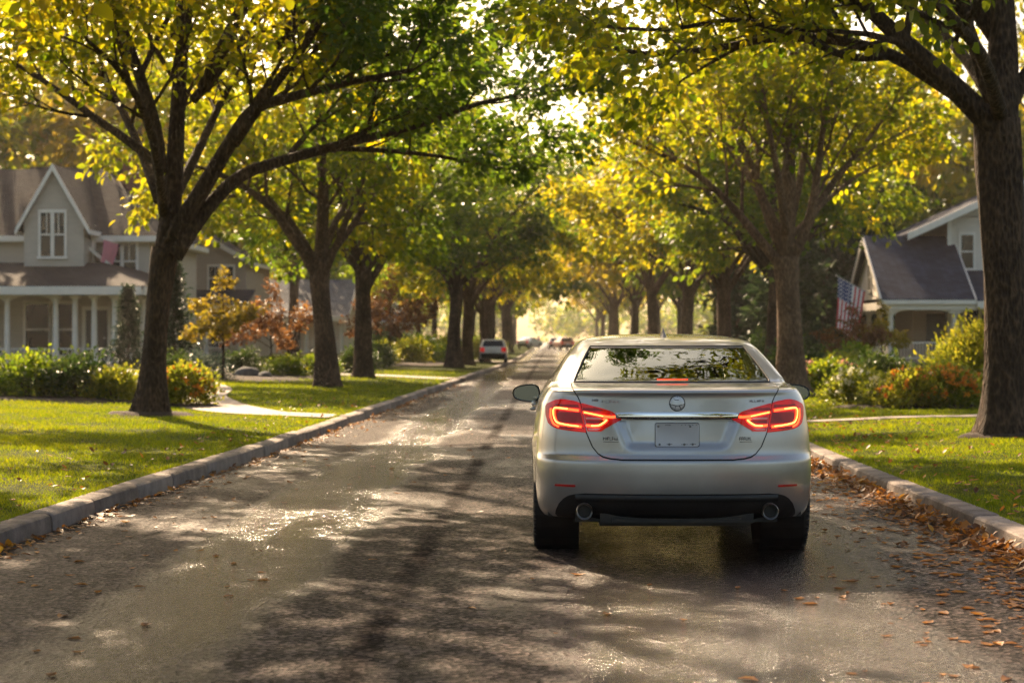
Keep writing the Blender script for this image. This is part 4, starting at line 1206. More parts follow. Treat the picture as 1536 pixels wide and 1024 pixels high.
def wheel(parent, cx, cy, r, w, sgn, rubber=True):
    ty = MB(); h = w/2
    prof = [(r*0.64,-h*0.85),(r*0.74,-h*0.98),(r*0.88,-h),(r*0.965,-h*0.93),(r,-h*0.80)]
    g = (-0.48,-0.16,0.16,0.48)
    for q in g: prof += [(r,(q-0.05)*h),(r-0.009,(q-0.04)*h),(r-0.009,(q+0.04)*h),(r,(q+0.05)*h)]
    prof += [(r,h*0.80),(r*0.965,h*0.93),(r*0.88,h),(r*0.74,h*0.98),(r*0.64,h*0.85)]
    ty.lathe(prof, (cx,cy,r), 'x', 48)
    for k in range(64):     # cross sipes on the shoulders
        a = 2*math.pi*k/64
        for s in (-1, 1):
            c = Vector((cx+s*h*0.84, cy+math.cos(a)*(r-0.001), r+math.sin(a)*(r-0.001)))
            ty.cbox(c, h*0.20, 0.011, 0.007, Matrix.Rotation(a-math.pi/2, 3, 'X'))
    o = ty.build('wheel', M['rubber'], parent, True, 40)
    rm = MB()
    rm.lathe([(r*0.66,-h*0.8),(r*0.60,-h*0.6),(r*0.58,0),(r*0.60,h*0.6),(r*0.66,h*0.8),(r*0.62,h*0.7),(r*0.56,0),(r*0.62,-h*0.7)], (cx,cy,r), 'x', 36, close=True)
    xo = cx+sgn*h*0.62
    for k in range(10):
        a = 2*math.pi*k/10
        rm.cbox((xo, cy+math.cos(a)*r*0.33, r+math.sin(a)*r*0.33), 0.03, r*0.54, 0.035, Matrix.Rotation(a, 3, 'X'))
    rm.lathe([(0,0.03*sgn),(r*0.15,0.025*sgn),(r*0.17,-0.02*sgn),(0,-0.03*sgn)], (xo,cy,r), 'x', 20)
    rm.build('rim', M['alloy'], o, True, 40)
    return o

# ------------------------------------------------------------------ the silver sedan
def sedan():
    CXc = 0.805; Y0 = 12.93
    root = empty('sedan_car', (CXc, Y0, 0))
    rows = [(.262,.115,4.70,.875,.50,.6),(.30,.070,4.76,.90,.54,.6),(.36,.036,4.80,.915,.57,.6),(.46,.010,4.84,.925,.58,.6),(.57,0,4.85,.928,.58,.6),
        (.635,.002,4.85,.927,.58,.6),(.662,.022,4.84,.926,.58,.6),(.690,.040,4.83,.925,.58,.6),(.80,.047,4.78,.918,.58,.6),(.90,.058,4.60,.907,.58,.6),
        (1.00,.070,4.10,.893,.57,.6),(1.06,.074,3.80,.868,.56,.6),(1.088,.066,3.66,.848,.55,.6),(1.102,.085,3.60,.838,.54,.6),(1.113,.16,3.56,.827,.52,.6),
        (1.124,.33,3.52,.816,.50,.6),(1.138,.50,3.47,.802,.47,.6),(1.165,.575,3.40,.792,.44,.55),(1.25,.80,3.2,.742,.41,.5),(1.33,1.03,3.0,.690,.38,.45),
        (1.385,1.20,2.86,.648,.36,.42),(1.425,1.40,2.72,.595,.34,.40),(1.450,1.66,2.58,.50,.30,.36),(1.466,1.95,2.42,.36,.22,.25),(1.471,2.12,2.28,.18,.06,.06)]
    def recess(x, z):
        ax = np.abs(x)
        edge = 0.305+(z-.72)*0.42
        mx = 1-sst(edge-0.035, edge+0.03, ax)
        mz = sst(.705, .765, z)*(1-sst(.94, .955, z))
        return 0.034*mx*mz
    WH = [(0.98, .335), (3.82, .335)]
    sh = Shell(rows, 4, lambda z: 0.036*max(0, 1-abs(z-.7)/.7), recess=recess, wheels=WH, wheel_r=.385)
    def cl(k, t, z, c):
        if k == 'r' and t < sh.tw and 1.147 < z < 1.378: return 'rear_window'
        if k == 'f' and t < 0.95 and 1.16 < z < 1.378: return 'windscreen'
        if k == 's' and 1.155 < z < 1.365:
            y = c[1]
            if 1.55 < y < 2.28: return 'side_window'
            if 2.38 < y < 3.05: return 'side_window'
        if k == 'r' and t < 0.36 and .70 < z < 1.02: return None
        return 'body'
    V, P = sh.meshes(cl)
    shell_obj('body', V, P['body'], M['silver'], root)
    gl = shell_obj('rear_window', V, P['rear_window'], M['rear_glass'], root, -0.004)
    shell_obj('windscreen', V, P['windscreen'], M['side_glass'], root, -0.003)
    for s in (1, -1):
        for lo, hi in ((1.5, 2.33), (2.33, 3.2)):
            f = [q for q in P['side_window'] if V[q].mean(0)[0]*s > 0 and lo < V[q].mean(0)[1] < hi]
            if f: shell_obj('side_window', V, f, M['side_glass'], root, -0.004)
    # black bonded edge round the rear glass
    zs = [r for r in sh.T if 1.140 <= r[0] <= 1.3825]
    def fr(z, f): 
        w = np.interp(z, sh.T[:,0], sh.T[:,3]); return sh.on(w*f, z, 0.001)
    zz = np.linspace(1.1435, 1.3815, 14); m = MB()
    loop = [fr(zz[0], f) for f in np.linspace(-.815, .815, 20)] + [fr(z, .832) for z in zz] + [fr(zz[-1], f) for f in np.linspace(.815, -.815, 20)] + [fr(z, -.832) for z in zz[::-1]]
    m.tube(loop, 0.0065, 6, closed=True)
    m.build('window_seal', M['seal'], gl, True)
    # boot lid ----------------------------------------------------------
    out = np.array([(.655,.0),(.6552,.385),(.659,.43),(.669,.475),(.690,.508),(.735,.545),(.83,.586),(.92,.603),(1.02,.622),(1.06,.640),(1.09,.660),(1.104,.672),(1.118,.678),(1.133,.676)])
    lz_ = sorted(set([.655,.6555,.657,.659,.663,.669,.676,.684,.69,.70,.712,.724] + [float(z) for z in np.linspace(.735, .93, 14)] + [.936,.942,.948,.955,.965] + [float(z) for z in np.linspace(.98, 1.07, 7)] + [1.078,1.084,1.088,1.091,1.094,1.098,1.102,1.107,1.113,1.119,1.126,1.133]))
    rowsL = [(z, -float(np.interp(z, out[:,0], out[:,1])), float(np.interp(z, out[:,0], out[:,1]))) for z in lz_]
    rowsL[0] = (.655, -.36, .36)
    lid = patch(sh, 'boot_lid', rowsL, 44, .005, .03, M['silver'], root)
    m = MB()
    edge = [(np.interp(z, out[:,0], out[:,1])+.004, z) for z in lz_[1:]]
    pts = [sh.on(-x, z, .0015) for x, z in edge[::-1]] + [sh.on(x, .6515, .0015) for x in np.linspace(-.36, .36, 15)] + [sh.on(x, z, .0015) for x, z in edge]
    m.tube(pts, .0052, 6)
    m.build('panel_gap', M['seal'], lid, True)
    # chrome bar
    m = MB(); K = 36; prof = [(.000,.957),(.016,.962),(.021,.950),(.020,.926),(.013,.916),(.000,.920)]
    vs = []; 
    for k in range(K+1):
        x = -.402+.804*k/K; tp = 1-0.25*abs(k/K*2-1)**6
        for o_, z in prof: vs.append(sh.at(x, .962)*1 + Vector((0, -o_-.004, 0)) + Vector((0, 0, (.939+(z-.939)*tp)-.962)))
    n = len(prof); fs = [(k*n+i, k*n+(i+1) % n, (k+1)*n+(i+1) % n, (k+1)*n+i) for k in range(K) for i in range(n)]
    fs += [tuple(range(n)), tuple(range(K*n+n-1, K*n-1, -1))]
    m.add(vs, fs); m.build('chrome_bar', M['chrome'], lid, True, 30)
    # emblem: ring, dome and the dark line work in it
    ec = sh.on(0, 1.018, .008); en = sh.nrm(0, 1.018)
    rot = Vector((0,0,1)).rotation_difference(en).to_matrix()
    ux = Vector((1,0,0)); uz = ux.cross(en); uz = uz if uz.z > 0 else -uz
    em = MB(); em.lathe([(0,.010),(.020,.0095),(.038,.007),(.048,.002),(.050,-.004)], (0,0,0), 'z', 40)
    em.v = [tuple(ec + ux*v[0] + uz*v[1] + en*v[2]) for v in em.v]
    e_o = em.build('emblem', M['badge'], lid, True)
    def ep(x, z, h=.010):
        r2 = math.hypot(x, z)/.05; return ec + ux*x + uz*z + en*(.0105-.010*r2*r2)
    d = MB()
    d.tube([ep(.0495*math.cos(a), .0495*math.sin(a)) for a in np.linspace(0, 2*math.pi, 33)[:-1]], .0030, 6, closed=True)
    d.tube([ep(x, -.004-.012*math.cos(x/.048*1.5)) for x in np.linspace(-.046, .046, 13)], .0027, 5)
    d.tube([ep(-.008,-.016), ep(-.013,-.030), ep(-.016,-.044)], .0024, 5)
    d.tube([ep(.012,-.016), ep(.020,-.030), ep(.024,-.041)], .0030, 5)
    d.tube([ep(.023*math.cos(a)-.001, .030+.010*math.sin(a)) for a in np.linspace(0.3, 5.2, 16)], .0022, 5)
    d.tube([ep(-.002,.044), ep(.010,.037), ep(.022,.032)], .0022, 5)
    d.build('emblem_lines', M['seal'], e_o, True)
    # number plate: blank, with slots and screws
    pc = sh.at(0, .80); 
    def pp(x, z, o_): return Vector((x, np.interp(z, [.73,.90], [sh.at(0,.765).y-.022, sh.at(0,.885).y-.012]) - o_, z))
    m = MB(); ring = []
    X1, Z0, Z1, rr = .141, .738, .889, .014
    for cx, cz, a0 in ((X1-rr,Z1-rr,0),(-X1+rr,Z1-rr,90),(-X1+rr,Z0+rr,180),(X1-rr,Z0+rr,270)):
        for k in range(6): a = R(a0+18*k); ring.append((cx+rr*math.cos(a), cz+rr*math.sin(a)))
    n = len(ring); sc = [(1,0),(1,.004),(.985,.0055),(.965,.004)]; vs = []
    zc = (Z0+Z1)/2
    for k, o_ in sc: vs += [pp(x*k, zc+(z-zc)*(k if k == 1 else 1-(1-k)*1.8), o_) for x, z in ring]
    fs = [(l*n+i, l*n+(i+1) % n, (l+1)*n+(i+1) % n, (l+1)*n+i) for l in range(3) for i in range(n)] + [tuple(3*n+i for i in range(n)), tuple(range(n-1,-1,-1))]
    m.add(vs, fs); pl = m.build('licence_plate', M['plate'], lid, True, 30)
    m = MB()
    m.tube([pp(x*1.012, zc+(z-zc)*1.02, .0005) for x, z in ring], .0028, 6, closed=True)
    pl_b = m.build('plate_border', M['etched'], pl, True)
    m = MB()
    for x, z in ((-.122,.868),(.085,.868),(-.115,.752),(-.052,.753),(.045,.752),(.100,.753)):
        m.lathe([(0,.004),(.006,.0035),(.0075,0)], (0,0,0), 'z', 12); b = len(m.v)-36
        m.v[b:] = [tuple(pp(x+v[0], z+v[1], .004+v[2])) for v in m.v[b:]]
    for x0, x1, z in ((-.075,-.045,.876),(.03,.125,.877),(-.066,-.036,.7535),(.028,.064,.7525),(.085,.118,.7535)):
        for a in np.linspace(x0, x1, 5): m.cbox(pp(a, z, .0045), .006, .002, .004)
    m.build('screw', M['etched'], pl, True, 30)
    # small chrome lettering, too small to read in the photograph
    def script(name, x0, z0, pts_list, mat, r=.0022):
        m = MB()
        for s in pts_list: m.tube([sh.on(x0+x, z0+z, .0075) for x, z in s], r, 5)
        return m.build(name, mat, lid, True)
    def letters(w, h, n, seed):
        r = random.Random(seed); out_ = []
        for i in range(n):
            a = i*w/n; b = a+w/n*0.62
            out_ += r.choice(([[(a,0),(a,h)],[(a,h),(b,h)],[(a,h*.5),(b,h*.5)]], [[(a,0),(a,h),(b,h*.6),(a,h*.45)]], [[(a,h),(a,0),(b,0)]], [[(a,0),((a+b)/2,h),(b,0)]], [[(a,0),(a,h),(b,0),(b,h)]]))
        return out_
    script('lettering', -.478, .778, letters(.098, .020, 7, 1), M['etched']); script('lettering', -.478, .768, [[(0,0),(.098,0)]], M['etched'], .0018)
    script('lettering', .405, .778, letters(.082, .020, 6, 2), M['etched']); script('lettering', .405, .768, [[(0,0),(.082,0)]], M['etched'], .0018)
    script('lettering', -.548, 1.028, letters(.045, .014, 4, 3), M['alloy'], .0018); script('lettering', -.485, 1.020, letters(.12, .016, 5, 4), M['alloy'], .0018)
    script('lettering', .475, 1.024, letters(.10, .014, 6, 5), M['alloy'], .0018)
    # tail lamps ----------------------------------------------------------
    for s in (-1, 1):
        def rw(tab, n=18): return [(z, min(s*a, s*b), max(s*a, s*b)) for z, a, b in densify(tab, n)]
        outer = [(.826,.588,.60),(.832,.588,.68),(.842,.590,.765),(.855,.592,.805),(.88,.596,.832),(.93,.606,.846),(.985,.618,.848),(1.005,.623,.838),(1.018,.626,.812),(1.030,.668,.785),(1.037,.725,.752)]
        lo = patch(sh, 'tail_light', rw(outer, 26), 16, .013, .022, M['lens_red'], root)
        inner = [(.834,.492,.578),(.845,.478,.580),(.88,.418,.587),(.905,.372,.593),(.915,.360,.595),(.935,.382,.599),(.962,.418,.606),(.985,.492,.612),(1.014,.606,.617)]
        li = patch(sh, 'tail_light', rw(inner, 26), 16, .015, .012, M['lens_red'], lid)
        # dark centre panels and clear bands, then the glowing light guides
        patch(sh, 'lens_panel', rw([(.884,.606,.755),(.90,.609,.772),(.945,.620,.772),(.955,.622,.755)], 8), 8, .0145, .003, M['lens_dark'], lo)
        patch(sh, 'lens_panel', rw([(.985,.632,.79),(1.004,.636,.782)], 4), 8, .0142, .003, M['lens_dark'], lo)
        patch(sh, 'lens_panel', rw([(.848,.600,.745),(.858,.602,.775)], 4), 8, .0142, .003, M['lens_dark'], lo)
        patch(sh, 'clear_band', rw([(.912,.470,.585),(.922,.50,.588)], 4), 6, .0165, .003, M['lens_clear'], li)
        patch(sh, 'clear_band', rw([(.842,.515,.570),(.852,.490,.573)], 4), 6, .0165, .003, M['lens_clear'], li)
        patch(sh, 'lens_panel', rw([(.885,.47,.582),(.905,.455,.586)], 4), 6, .0165, .003, M['lens_dark'], li)
        patch(sh, 'lens_panel', rw([(.965,.45,.604),(.985,.52,.606)], 4), 6, .0165, .003, M['lens_dark'], li)
        def guide(pts, r, mat, par, off=.016):
            P_ = []
            for (a, b) in zip(pts[:-1], pts[1:]):
                for k in range(5): P_.append((a[0]+(b[0]-a[0])*k/5, a[1]+(b[1]-a[1])*k/5))
            P_.append(pts[-1])
            for _ in range(3): P_ = [P_[0]]+[((P_[i-1][0]+2*P_[i][0]+P_[i+1][0])/4, (P_[i-1][1]+2*P_[i][1]+P_[i+1][1])/4) for i in range(1, len(P_)-1)]+[P_[-1]]
            m = MB(); m.tube([sh.on(s*x, z, off) for x, z in P_], r, 6); m.build('light_guide', mat, par, True)
        guide([(.632,.966),(.70,.974),(.779,.981),(.790,.968),(.788,.925),(.772,.884),(.755,.876),(.69,.868),(.615,.861)], .0085, M['glow_red'], lo)
        guide([(.70,.975),(.779,.982),(.791,.968),(.789,.925),(.772,.883),(.70,.870),(.63,.863)], .0042, M['glow_amber'], lo, .021)
        guide([(.808,.975),(.812,.925),(.795,.875),(.76,.858)], .006, M['glow_red'], lo)
        guide([(.602,.957),(.54,.944),(.462,.929),(.40,.924)], .0085, M['glow_red'], li, .017)
        guide([(.583,.871),(.54,.866),(.500,.868),(.470,.888),(.448,.909),(.475,.913)], .0080, M['glow_red'], li, .017)
        guide([(.55,.868),(.502,.870),(.472,.889),(.452,.907)], .0042, M['glow_amber'], li, .022)
        guide([(.595,.955),(.54,.945),(.475,.931)], .0035, M['glow_amber'], li, .022)
        # bumper reflector
        patch(sh, 'reflector', [(.472, min(s*.665,s*.79), max(s*.665,s*.79)), (.478, min(s*.66,s*.795), max(s*.66,s*.795)), (.486, min(s*.665,s*.79), max(s*.665,s*.79))], 10, .004, .008, M['lens_dark'], root)
    # high brake light at the foot of the rear glass
    m = MB(); pts = []
    m.cbox((0, .590, 1.160), .21, .02, .013); m.build('brake_light', M['brake_red'], root)
    # rear apron: upper lip, recessed black panel, lower edge
    ap = [(.264,-.77,.77),(.285,-.790,.790),(.315,-.785,.785),(.36,-.765,.765),(.395,-.735,.735),(.415,-.705,.705),(.428,-.655,.655),(.433,-.60,.60)]
    apr = patch(sh, 'rear_apron', densify(ap, 22), 50, .006, .02, M['black_plastic'], root)
    m = MB(); K = 40; vs = []
    pf = [(-.004,.428),(.010,.424),(.016,.410),(.014,.392),(.004,.380),(-.006,.384)]
    for k in range(K+1):
        x = -.66+1.32*k/K
        for o_, z in pf: vs.append(sh.on(x, .40, .004)+Vector((0,-o_,z-.40)))
    n = len(pf); m.add(vs, [(k*n+i, k*n+(i+1) % n, (k+1)*n+(i+1) % n, (k+1)*n+i) for k in range(K) for i in range(n)] + [tuple(range(n)), tuple(range(K*n+n-1, K*n-1, -1))])
    m.build('apron_lip', M['black_plastic'], apr, True, 40)
    m = MB()
    for x0, x1, y0, y1, z0, z1 in ((-.50,.50,.10,.16,.238,.30),(-.42,.42,.07,.12,.242,.268),(-.66,-.5,.16,.5,.24,.30),(.5,.66,.16,.5,.24,.30)): m.box(x0,x1,y0,y1,z0,z1)
    m.box(-.50,.50,.3,.75,.20,.27)      # silencer
    m.box(-.70,.70,.93,1.03,.24,.32)    # rear axle beam
    for s in (-1,1): m.box(s*.62-.05,s*.62+.05,.6,1.2,.20,.26)
    m.build('underbody', M['black_plastic'], root)
    for s in (-1, 1):
        m = MB(); m.lathe([(.050,0),(.054,.006),(.054,.03),(.052,.16),(.042,.16),(.042,.02),(.044,.004)], (s*.603,.028,.318), 'y', 32, close=True)
        ex = m.build('exhaust_pipe', M['steel'], root, True, 40)
        m = MB(); m.lathe([(0,.06),(.043,.06)], (s*.603,.028,.318), 'y', 24); m.build('pipe_bore', M['seal'], ex)
    # floor, wheel houses, cabin
    m = MB(); m.box(-.84,.84,.35,.60,.26,.30); m.box(-.60,.60,.36,1.40,.27,.31); m.box(-.84,.84,1.40,3.35,.22,.28); m.box(-.84,.84,4.2,4.6,.25,.30)
    for cy in (.98, 3.82):
        for s in (-1,1):
            m.lathe([(.40,-.16),(.40,.13)], (s*.76,cy,.335), 'x', 28)
    m.build('floor_pan', M['black_plastic'], root)
    m = MB(); m.box(-.72,.72,.58,1.15,1.098,1.128); m.box(-.70,.70,1.12,1.24,.5,1.13)
    for s in (-1,1):
        m.box(s*.37-.27,s*.37+.27,2.30,2.42,.6,1.16)
    m.box(-.78,.78,3.25,3.42,.7,1.12)
    cab = m.build('cabin', M['cabin'], root)
    def headrest(x, y, z, w, h, name='headrest'):
        bm = bmesh.new(); bmesh.ops.create_cube(bm, size=1)
        for v in bm.verts: v.co = Vector((v.co.x*w*(0.86 if v.co.z > 0 else 1), v.co.y*.11, v.co.z*h))
        bmesh.ops.bevel(bm, geom=bm.edges[:], offset=.03, segments=3, affect='EDGES')
        me = bpy.data.meshes.new(name); bm.to_mesh(me); bm.free(); me.materials.append(M['cabin']); me.transform(Matrix.Translation((x,y,z)))
        me.polygons.foreach_set('use_smooth', [True]*len(me.polygons))
        o = bpy.data.objects.new(name, me); col.objects.link(o); o.parent = root
    for s in (-1,1): headrest(s*.33, 1.17, 1.185, .26, .14); headrest(s*.37, 2.34, 1.26, .25, .18)
    # roof aerial
    m = MB(); N_ = 9; vs = []; fs = []
    for i in range(N_):
        t = i/(N_-1); z = 1.462+.066*t**1.0; l = .085*(1-t)**1.5+.010; w = .026*(1-t)**1.7+.0035; yc = 1.72+.02*(1-t)
        for k in range(12): a = 2*math.pi*k/12; vs.append((w*math.cos(a), yc+l*math.sin(a)+0.03*t, z-.012))
    for i in range(N_-1):
        for k in range(12): fs.append((i*12+k, i*12+(k+1) % 12, (i+1)*12+(k+1) % 12, (i+1)*12+k))
    fs.append(tuple((N_-1)*12+k for k in range(12))); m.add(vs, fs); m.build('roof_aerial', M['etched'], root, True)
    # door mirrors
    for s in (-1, 1):
        m = MB(); vs = []; cx, cz, y = s*(1.12 if s > 0 else 1.02), 1.005, 2.93
        def sec(k, yy, sc_): 
            o_ = []
            for i in range(20):
                a = 2*math.pi*i/20; ca, sa = math.cos(a), math.sin(a)
                x = .110*sc_*math.copysign(abs(ca)**.72, ca); z = .068*sc_*math.copysign(abs(sa)**.78, sa)
                z += -s*0*x; z *= (1.0+.22*(-(x)/.11)) if True else 1
                o_.append((cx+s*x, yy, cz+z))
            return o_
        L_ = [sec(0, y+.012, .88), sec(0, y, .94), sec(0, y, 1.0), sec(0, y+.02, 1.03), sec(0, y+.07, .98), sec(0, y+.12, .78), sec(0, y+.145, .40)]
        vs = [p for l in L_ for p in l]; n = 20
        fs = [(l*n+i, l*n+(i+1) % n, (l+1)*n+(i+1) % n, (l+1)*n+i) for l in range(len(L_)-1) for i in range(n)] + [tuple(range((len(L_)-1)*n, len(L_)*n))]
        m.add(vs, fs)
        m.tube([(cx-s*.06,y+.07,.965),(s*.945,y+.08,.950),(s*.89,y+.10,.94),(s*.80,y+.12,.94)], [.030,.034,.036,.04], 8)
        mo = m.build('door_mirror', M['silver'], root, True, 50)
        m = MB(); m.add(L_[0], [tuple(range(20))]); m.build('mirror_glass', M['mirror_glass'], mo)
        m = MB(); m.tube([Vector(p)+Vector((0,-.001,0)) for p in sec(0, y, .955)], .006, 6, closed=True); m.build('mirror_rim', M['gloss_black'], mo, True)
    # door handles
    for s in (-1,1):
        for y in (1.75, 2.75):
            x = s*(.905+.032)
            m = MB(); m.tube([(x,y-.10,.925),(x+s*.030,y-.085,.927),(x+s*.034,y,.930),(x+s*.030,y+.085,.932),(x,y+.10,.935)], .011, 8); m.build('door_handle', M['silver'], root, True)
    for s in (-1,1):
        for cy in (.98, 3.82): wheel(root, s*.835, cy, .335, .215, s)
    tag(root, 'silver four door sedan driving away with red tail lights lit and blank plate', 'car')
sedan()

# ------------------------------------------------------------------ distant cars
def far_car(kind, paintm, label, x, y, rz, s=1.0, group=None):
    """hatchback or saloon, seen small: body, glass, lamps, bumper, plate, wheels"""
    root = empty('parked_car')
    if kind == 'hatch':
        rows = [(.25,.10,4.0,.80,.45,.5),(.40,.02,4.1,.84,.5,.5),(.62,.0,4.12,.86,.5,.5),(.85,.04,4.0,.86,.48,.5),(.97,.08,3.6,.84,.46,.5),(1.02,.12,3.2,.82,.44,.5),(1.20,.24,2.9,.76,.40,.45),(1.40,.40,2.5,.68,.36,.4),(1.46,.55,2.3,.60,.3,.35),(1.49,.9,2.0,.40,.2,.25)]
        win = (1.04, 1.38)
    else:
        rows = [(.25,.10,4.5,.82,.45,.5),(.45,.01,4.6,.88,.5,.5),(.65,.0,4.62,.89,.5,.5),(.88,.06,4.4,.87,.48,.5),(1.0,.10,3.7,.85,.46,.5),(1.03,.45,3.4,.82,.44,.5),(1.2,.85,3.1,.73,.40,.45),(1.36,1.25,2.7,.64,.36,.4),(1.42,1.6,2.4,.5,.3,.35),(1.44,1.9,2.2,.3,.1,.1)]
        win = (1.05, 1.33)
    sh = Shell(rows, 3, lambda z: .02, nside=24, wheels=[(.75,.31),(3.3,.31)], wheel_r=.36)
    def cl(k, t, z, c):
        if win[0] < z < win[1]:
            if k == 'r' and t < sh.tw: return 'rear_window'
            if k == 'f' and t < .95: return 'windscreen'
            if k == 's' and (1.0 < c[1] < 1.75 or 1.85 < c[1] < 2.8): return 'side_window'
        return 'body'
    V, P = sh.meshes(cl)
    shell_obj('body', V, P['body'], paintm, root)
    for k, f in P.items():
        if k != 'body': shell_obj(k, V, f, M['pane'], root, -.004)
    for q in (-1, 1):
        a, b = sorted((q*.52, q*.82)); patch(sh, 'tail_light', densify([(.68,a,b),(.97,a,b)], 6), 6, .012, .03, M['lens_red'], root)
    patch(sh, 'bumper', densify([(.27,-.74,.74),(.60,-.78,.78)], 6), 16, .012, .03, M['black_plastic'], root)
    patch(sh, 'licence_plate', densify([(.62,-.22,.22),(.74,-.22,.22)], 3), 4, .012, .02, M['plate'], root)
    m = MB(); m.box(-.74,.74,.5,3.6,.22,.30); m.box(-.6,.6,.7,3.0,.35,1.0); m.build('floor_pan', M['black_plastic'], root)
    for q in (-1, 1):
        for cy in (.75, 3.3): wheel(root, q*.76, cy, .31, .19, q)
    root.location = (x, y, 0.0); root.rotation_euler = (0,0,rz); root.scale = (s,s,s)
    tag(root, label, 'car', group); return root
h_ = far_car('hatch', M['white_paint'], 'white hatchback with red tail lamps parked on the left kerb', -3.02, 100, 0, .80)
h_.location.z = 0.145
s_ = far_car('hatch', M['white_paint'], 'distant white car with red tail end, on the road left of the orange car', 0.3, 238, 0.05, .92)
def clone_car(src, paintm, label, x, y, rz, s, z=0.0):
    c = copy_tree(src)
    for k in kids(c):
        if k.name.startswith('body'): k.data = k.data.copy(); k.data.materials[0] = paintm
    c.location = (x, y, z); c.rotation_euler = (0,0,rz); c.scale = (s,s,s); 
    if 'group' in c: del c['group']
    tag(c, label, 'car'); return c
clone_car(s_, M['orange_paint'], 'distant orange car half hidden by the left roof pillar of the silver sedan', 1.62, 222, 0.25, .95)
d_ = far_car('saloon', M['pearl_paint'], 'pale blue grey car parked beyond the white hatchback near the left kerb', -3.6, 228, -.45, .9)
d_.location.z = .14
clone_car(d_, M['white_paint'], 'white car in a driveway glimpsed behind the spreading dark tree', -6.2, 121, 1.3, .85, .2)
clone_car(d_, M['white_paint'], 'white car glimpsed between two left trunks before the hatchback', -4.3, 126, 1.4, .8, .2)

# ================================================================== HOUSES
def sub(name, mb, mat, parent): return mb.build(name, mat, parent)
def window(par, c, w, h, face='-y', bays=1, muntin=True, frame=.10, name='window'):
    """frame proud of the wall, panes set back inside it, sill below; face is the outward direction"""
    f = MB(); p = MB(); s = MB(); pr = .07
    def bx(m, u0, u1, v0, v1, d0, d1):
        x, y, z = c
        if face == '-y': m.box(x+u0, x+u1, y-d1, y-d0, z+v0, z+v1)
        elif face == '+x': m.box(x+d0, x+d1, y+u0, y+u1, z+v0, z+v1)
        else: m.box(x-d1, x-d0, y+u0, y+u1, z+v0, z+v1)
    bx(f, -w/2-frame, w/2+frame, h/2, h/2+frame*1.3, 0, pr+.02)
    bx(f, -w/2-frame, -w/2, -h/2, h/2, 0, pr); bx(f, w/2, w/2+frame, -h/2, h/2, 0, pr)
    for k in range(1, bays): bx(f, -w/2+w*k/bays-frame*.7, -w/2+w*k/bays+frame*.7, -h/2, h/2, 0, pr)
    for k in range(bays):
        a, b = -w/2+w*k/bays, -w/2+w*(k+1)/bays
        bx(f, a, b, -.03, .03, .004, pr*.7)
        if muntin: bx(f, (a+b)/2-.015, (a+b)/2+.015, .03, h/2, .004, pr*.5)
    bx(p, -w/2, w/2, -h/2, h/2, 0, .012)
    bx(s, -w/2-frame*1.4, w/2+frame*1.4, -h/2-frame, -h/2, 0, pr+.05)
    o = f.build(name, M['trim'], par); p.build('pane', M['pane'], o); s.build('sill', M['trim'], o)
    return o
def column(par, x, y, z0, z1, r=.11):
    m = MB()
    m.box(x-r*1.5, x+r*1.5, y-r*1.5, y+r*1.5, z0, z0+.14); m.box(x-r*1.5, x+r*1.5, y-r*1.5, y+r*1.5, z1-.13, z1)
    m.lathe([(r*1.25,z0+.14),(r*1.05,z0+.22),(r,z0+.3),(r*.96,(z0+z1)/2),(r*.85,z1-.25),(r*1.1,z1-.18),(r*1.2,z1-.13)], (x,y,0), 'z', 14)
    return m.build('column', M['trim'], par, True, 35)
def railing(par, a, b, z0, z1):
    m = MB(); a = Vector((*a,0)); b = Vector((*b,0)); n = max(2, int((b-a).length/.13))
    m.tube([a+Vector((0,0,z1)), b+Vector((0,0,z1))], .04, 4); m.tube([a+Vector((0,0,z0+.08)), b+Vector((0,0,z0+.08))], .03, 4)
    for i in range(n+1): p = a.lerp(b, i/n); m.tube([p+Vector((0,0,z0+.08)), p+Vector((0,0,z1))], .018, 4, cap=False)
    return m.build('railing', M['trim'], par)
def wall_box(m, x0, x1, y0, y1, z0, z1): m.box(x0, x1, y0, y1, z0, z1)
def gable_y(wall, roof, trim, x0, x1, y0, y1, ze, zr, oh=.35, th=.14):
    """gable facing the camera: ridge runs along y"""
    xm = (x0+x1)/2; k = (zr-ze)/((x1-x0)/2)
    wall.add([(x0,y0,ze),(x1,y0,ze),(xm,y0,zr-.02),(x0,y1,ze),(x1,y1,ze),(xm,y1,zr-.02)], [(0,1,2),(5,4,3),(0,3,4,1),(0,2,5,3),(1,4,5,2)])
    for s in (-1, 1):
        xe = xm + s*((x1-x0)/2+oh); zz = ze-k*oh
        roof.slab([(xm,y0-oh,zr+.12),(xe,y0-oh,zz+.12),(xe,y1+oh,zz+.12),(xm,y1+oh,zr+.12)], th)
        trim.slab([(xm,y0-oh-.003,zr+.13),(xe+s*.03,y0-oh-.003,zz+.13),(xe+s*.03,y0-oh-.003,zz-.13),(xm,y0-oh-.003,zr-.15)], .06, (0,-1,0))
        trim.box(min(xe,xe+s*.08), max(xe,xe+s*.08), y0-oh, y1+oh, zz-.12, zz+.06)
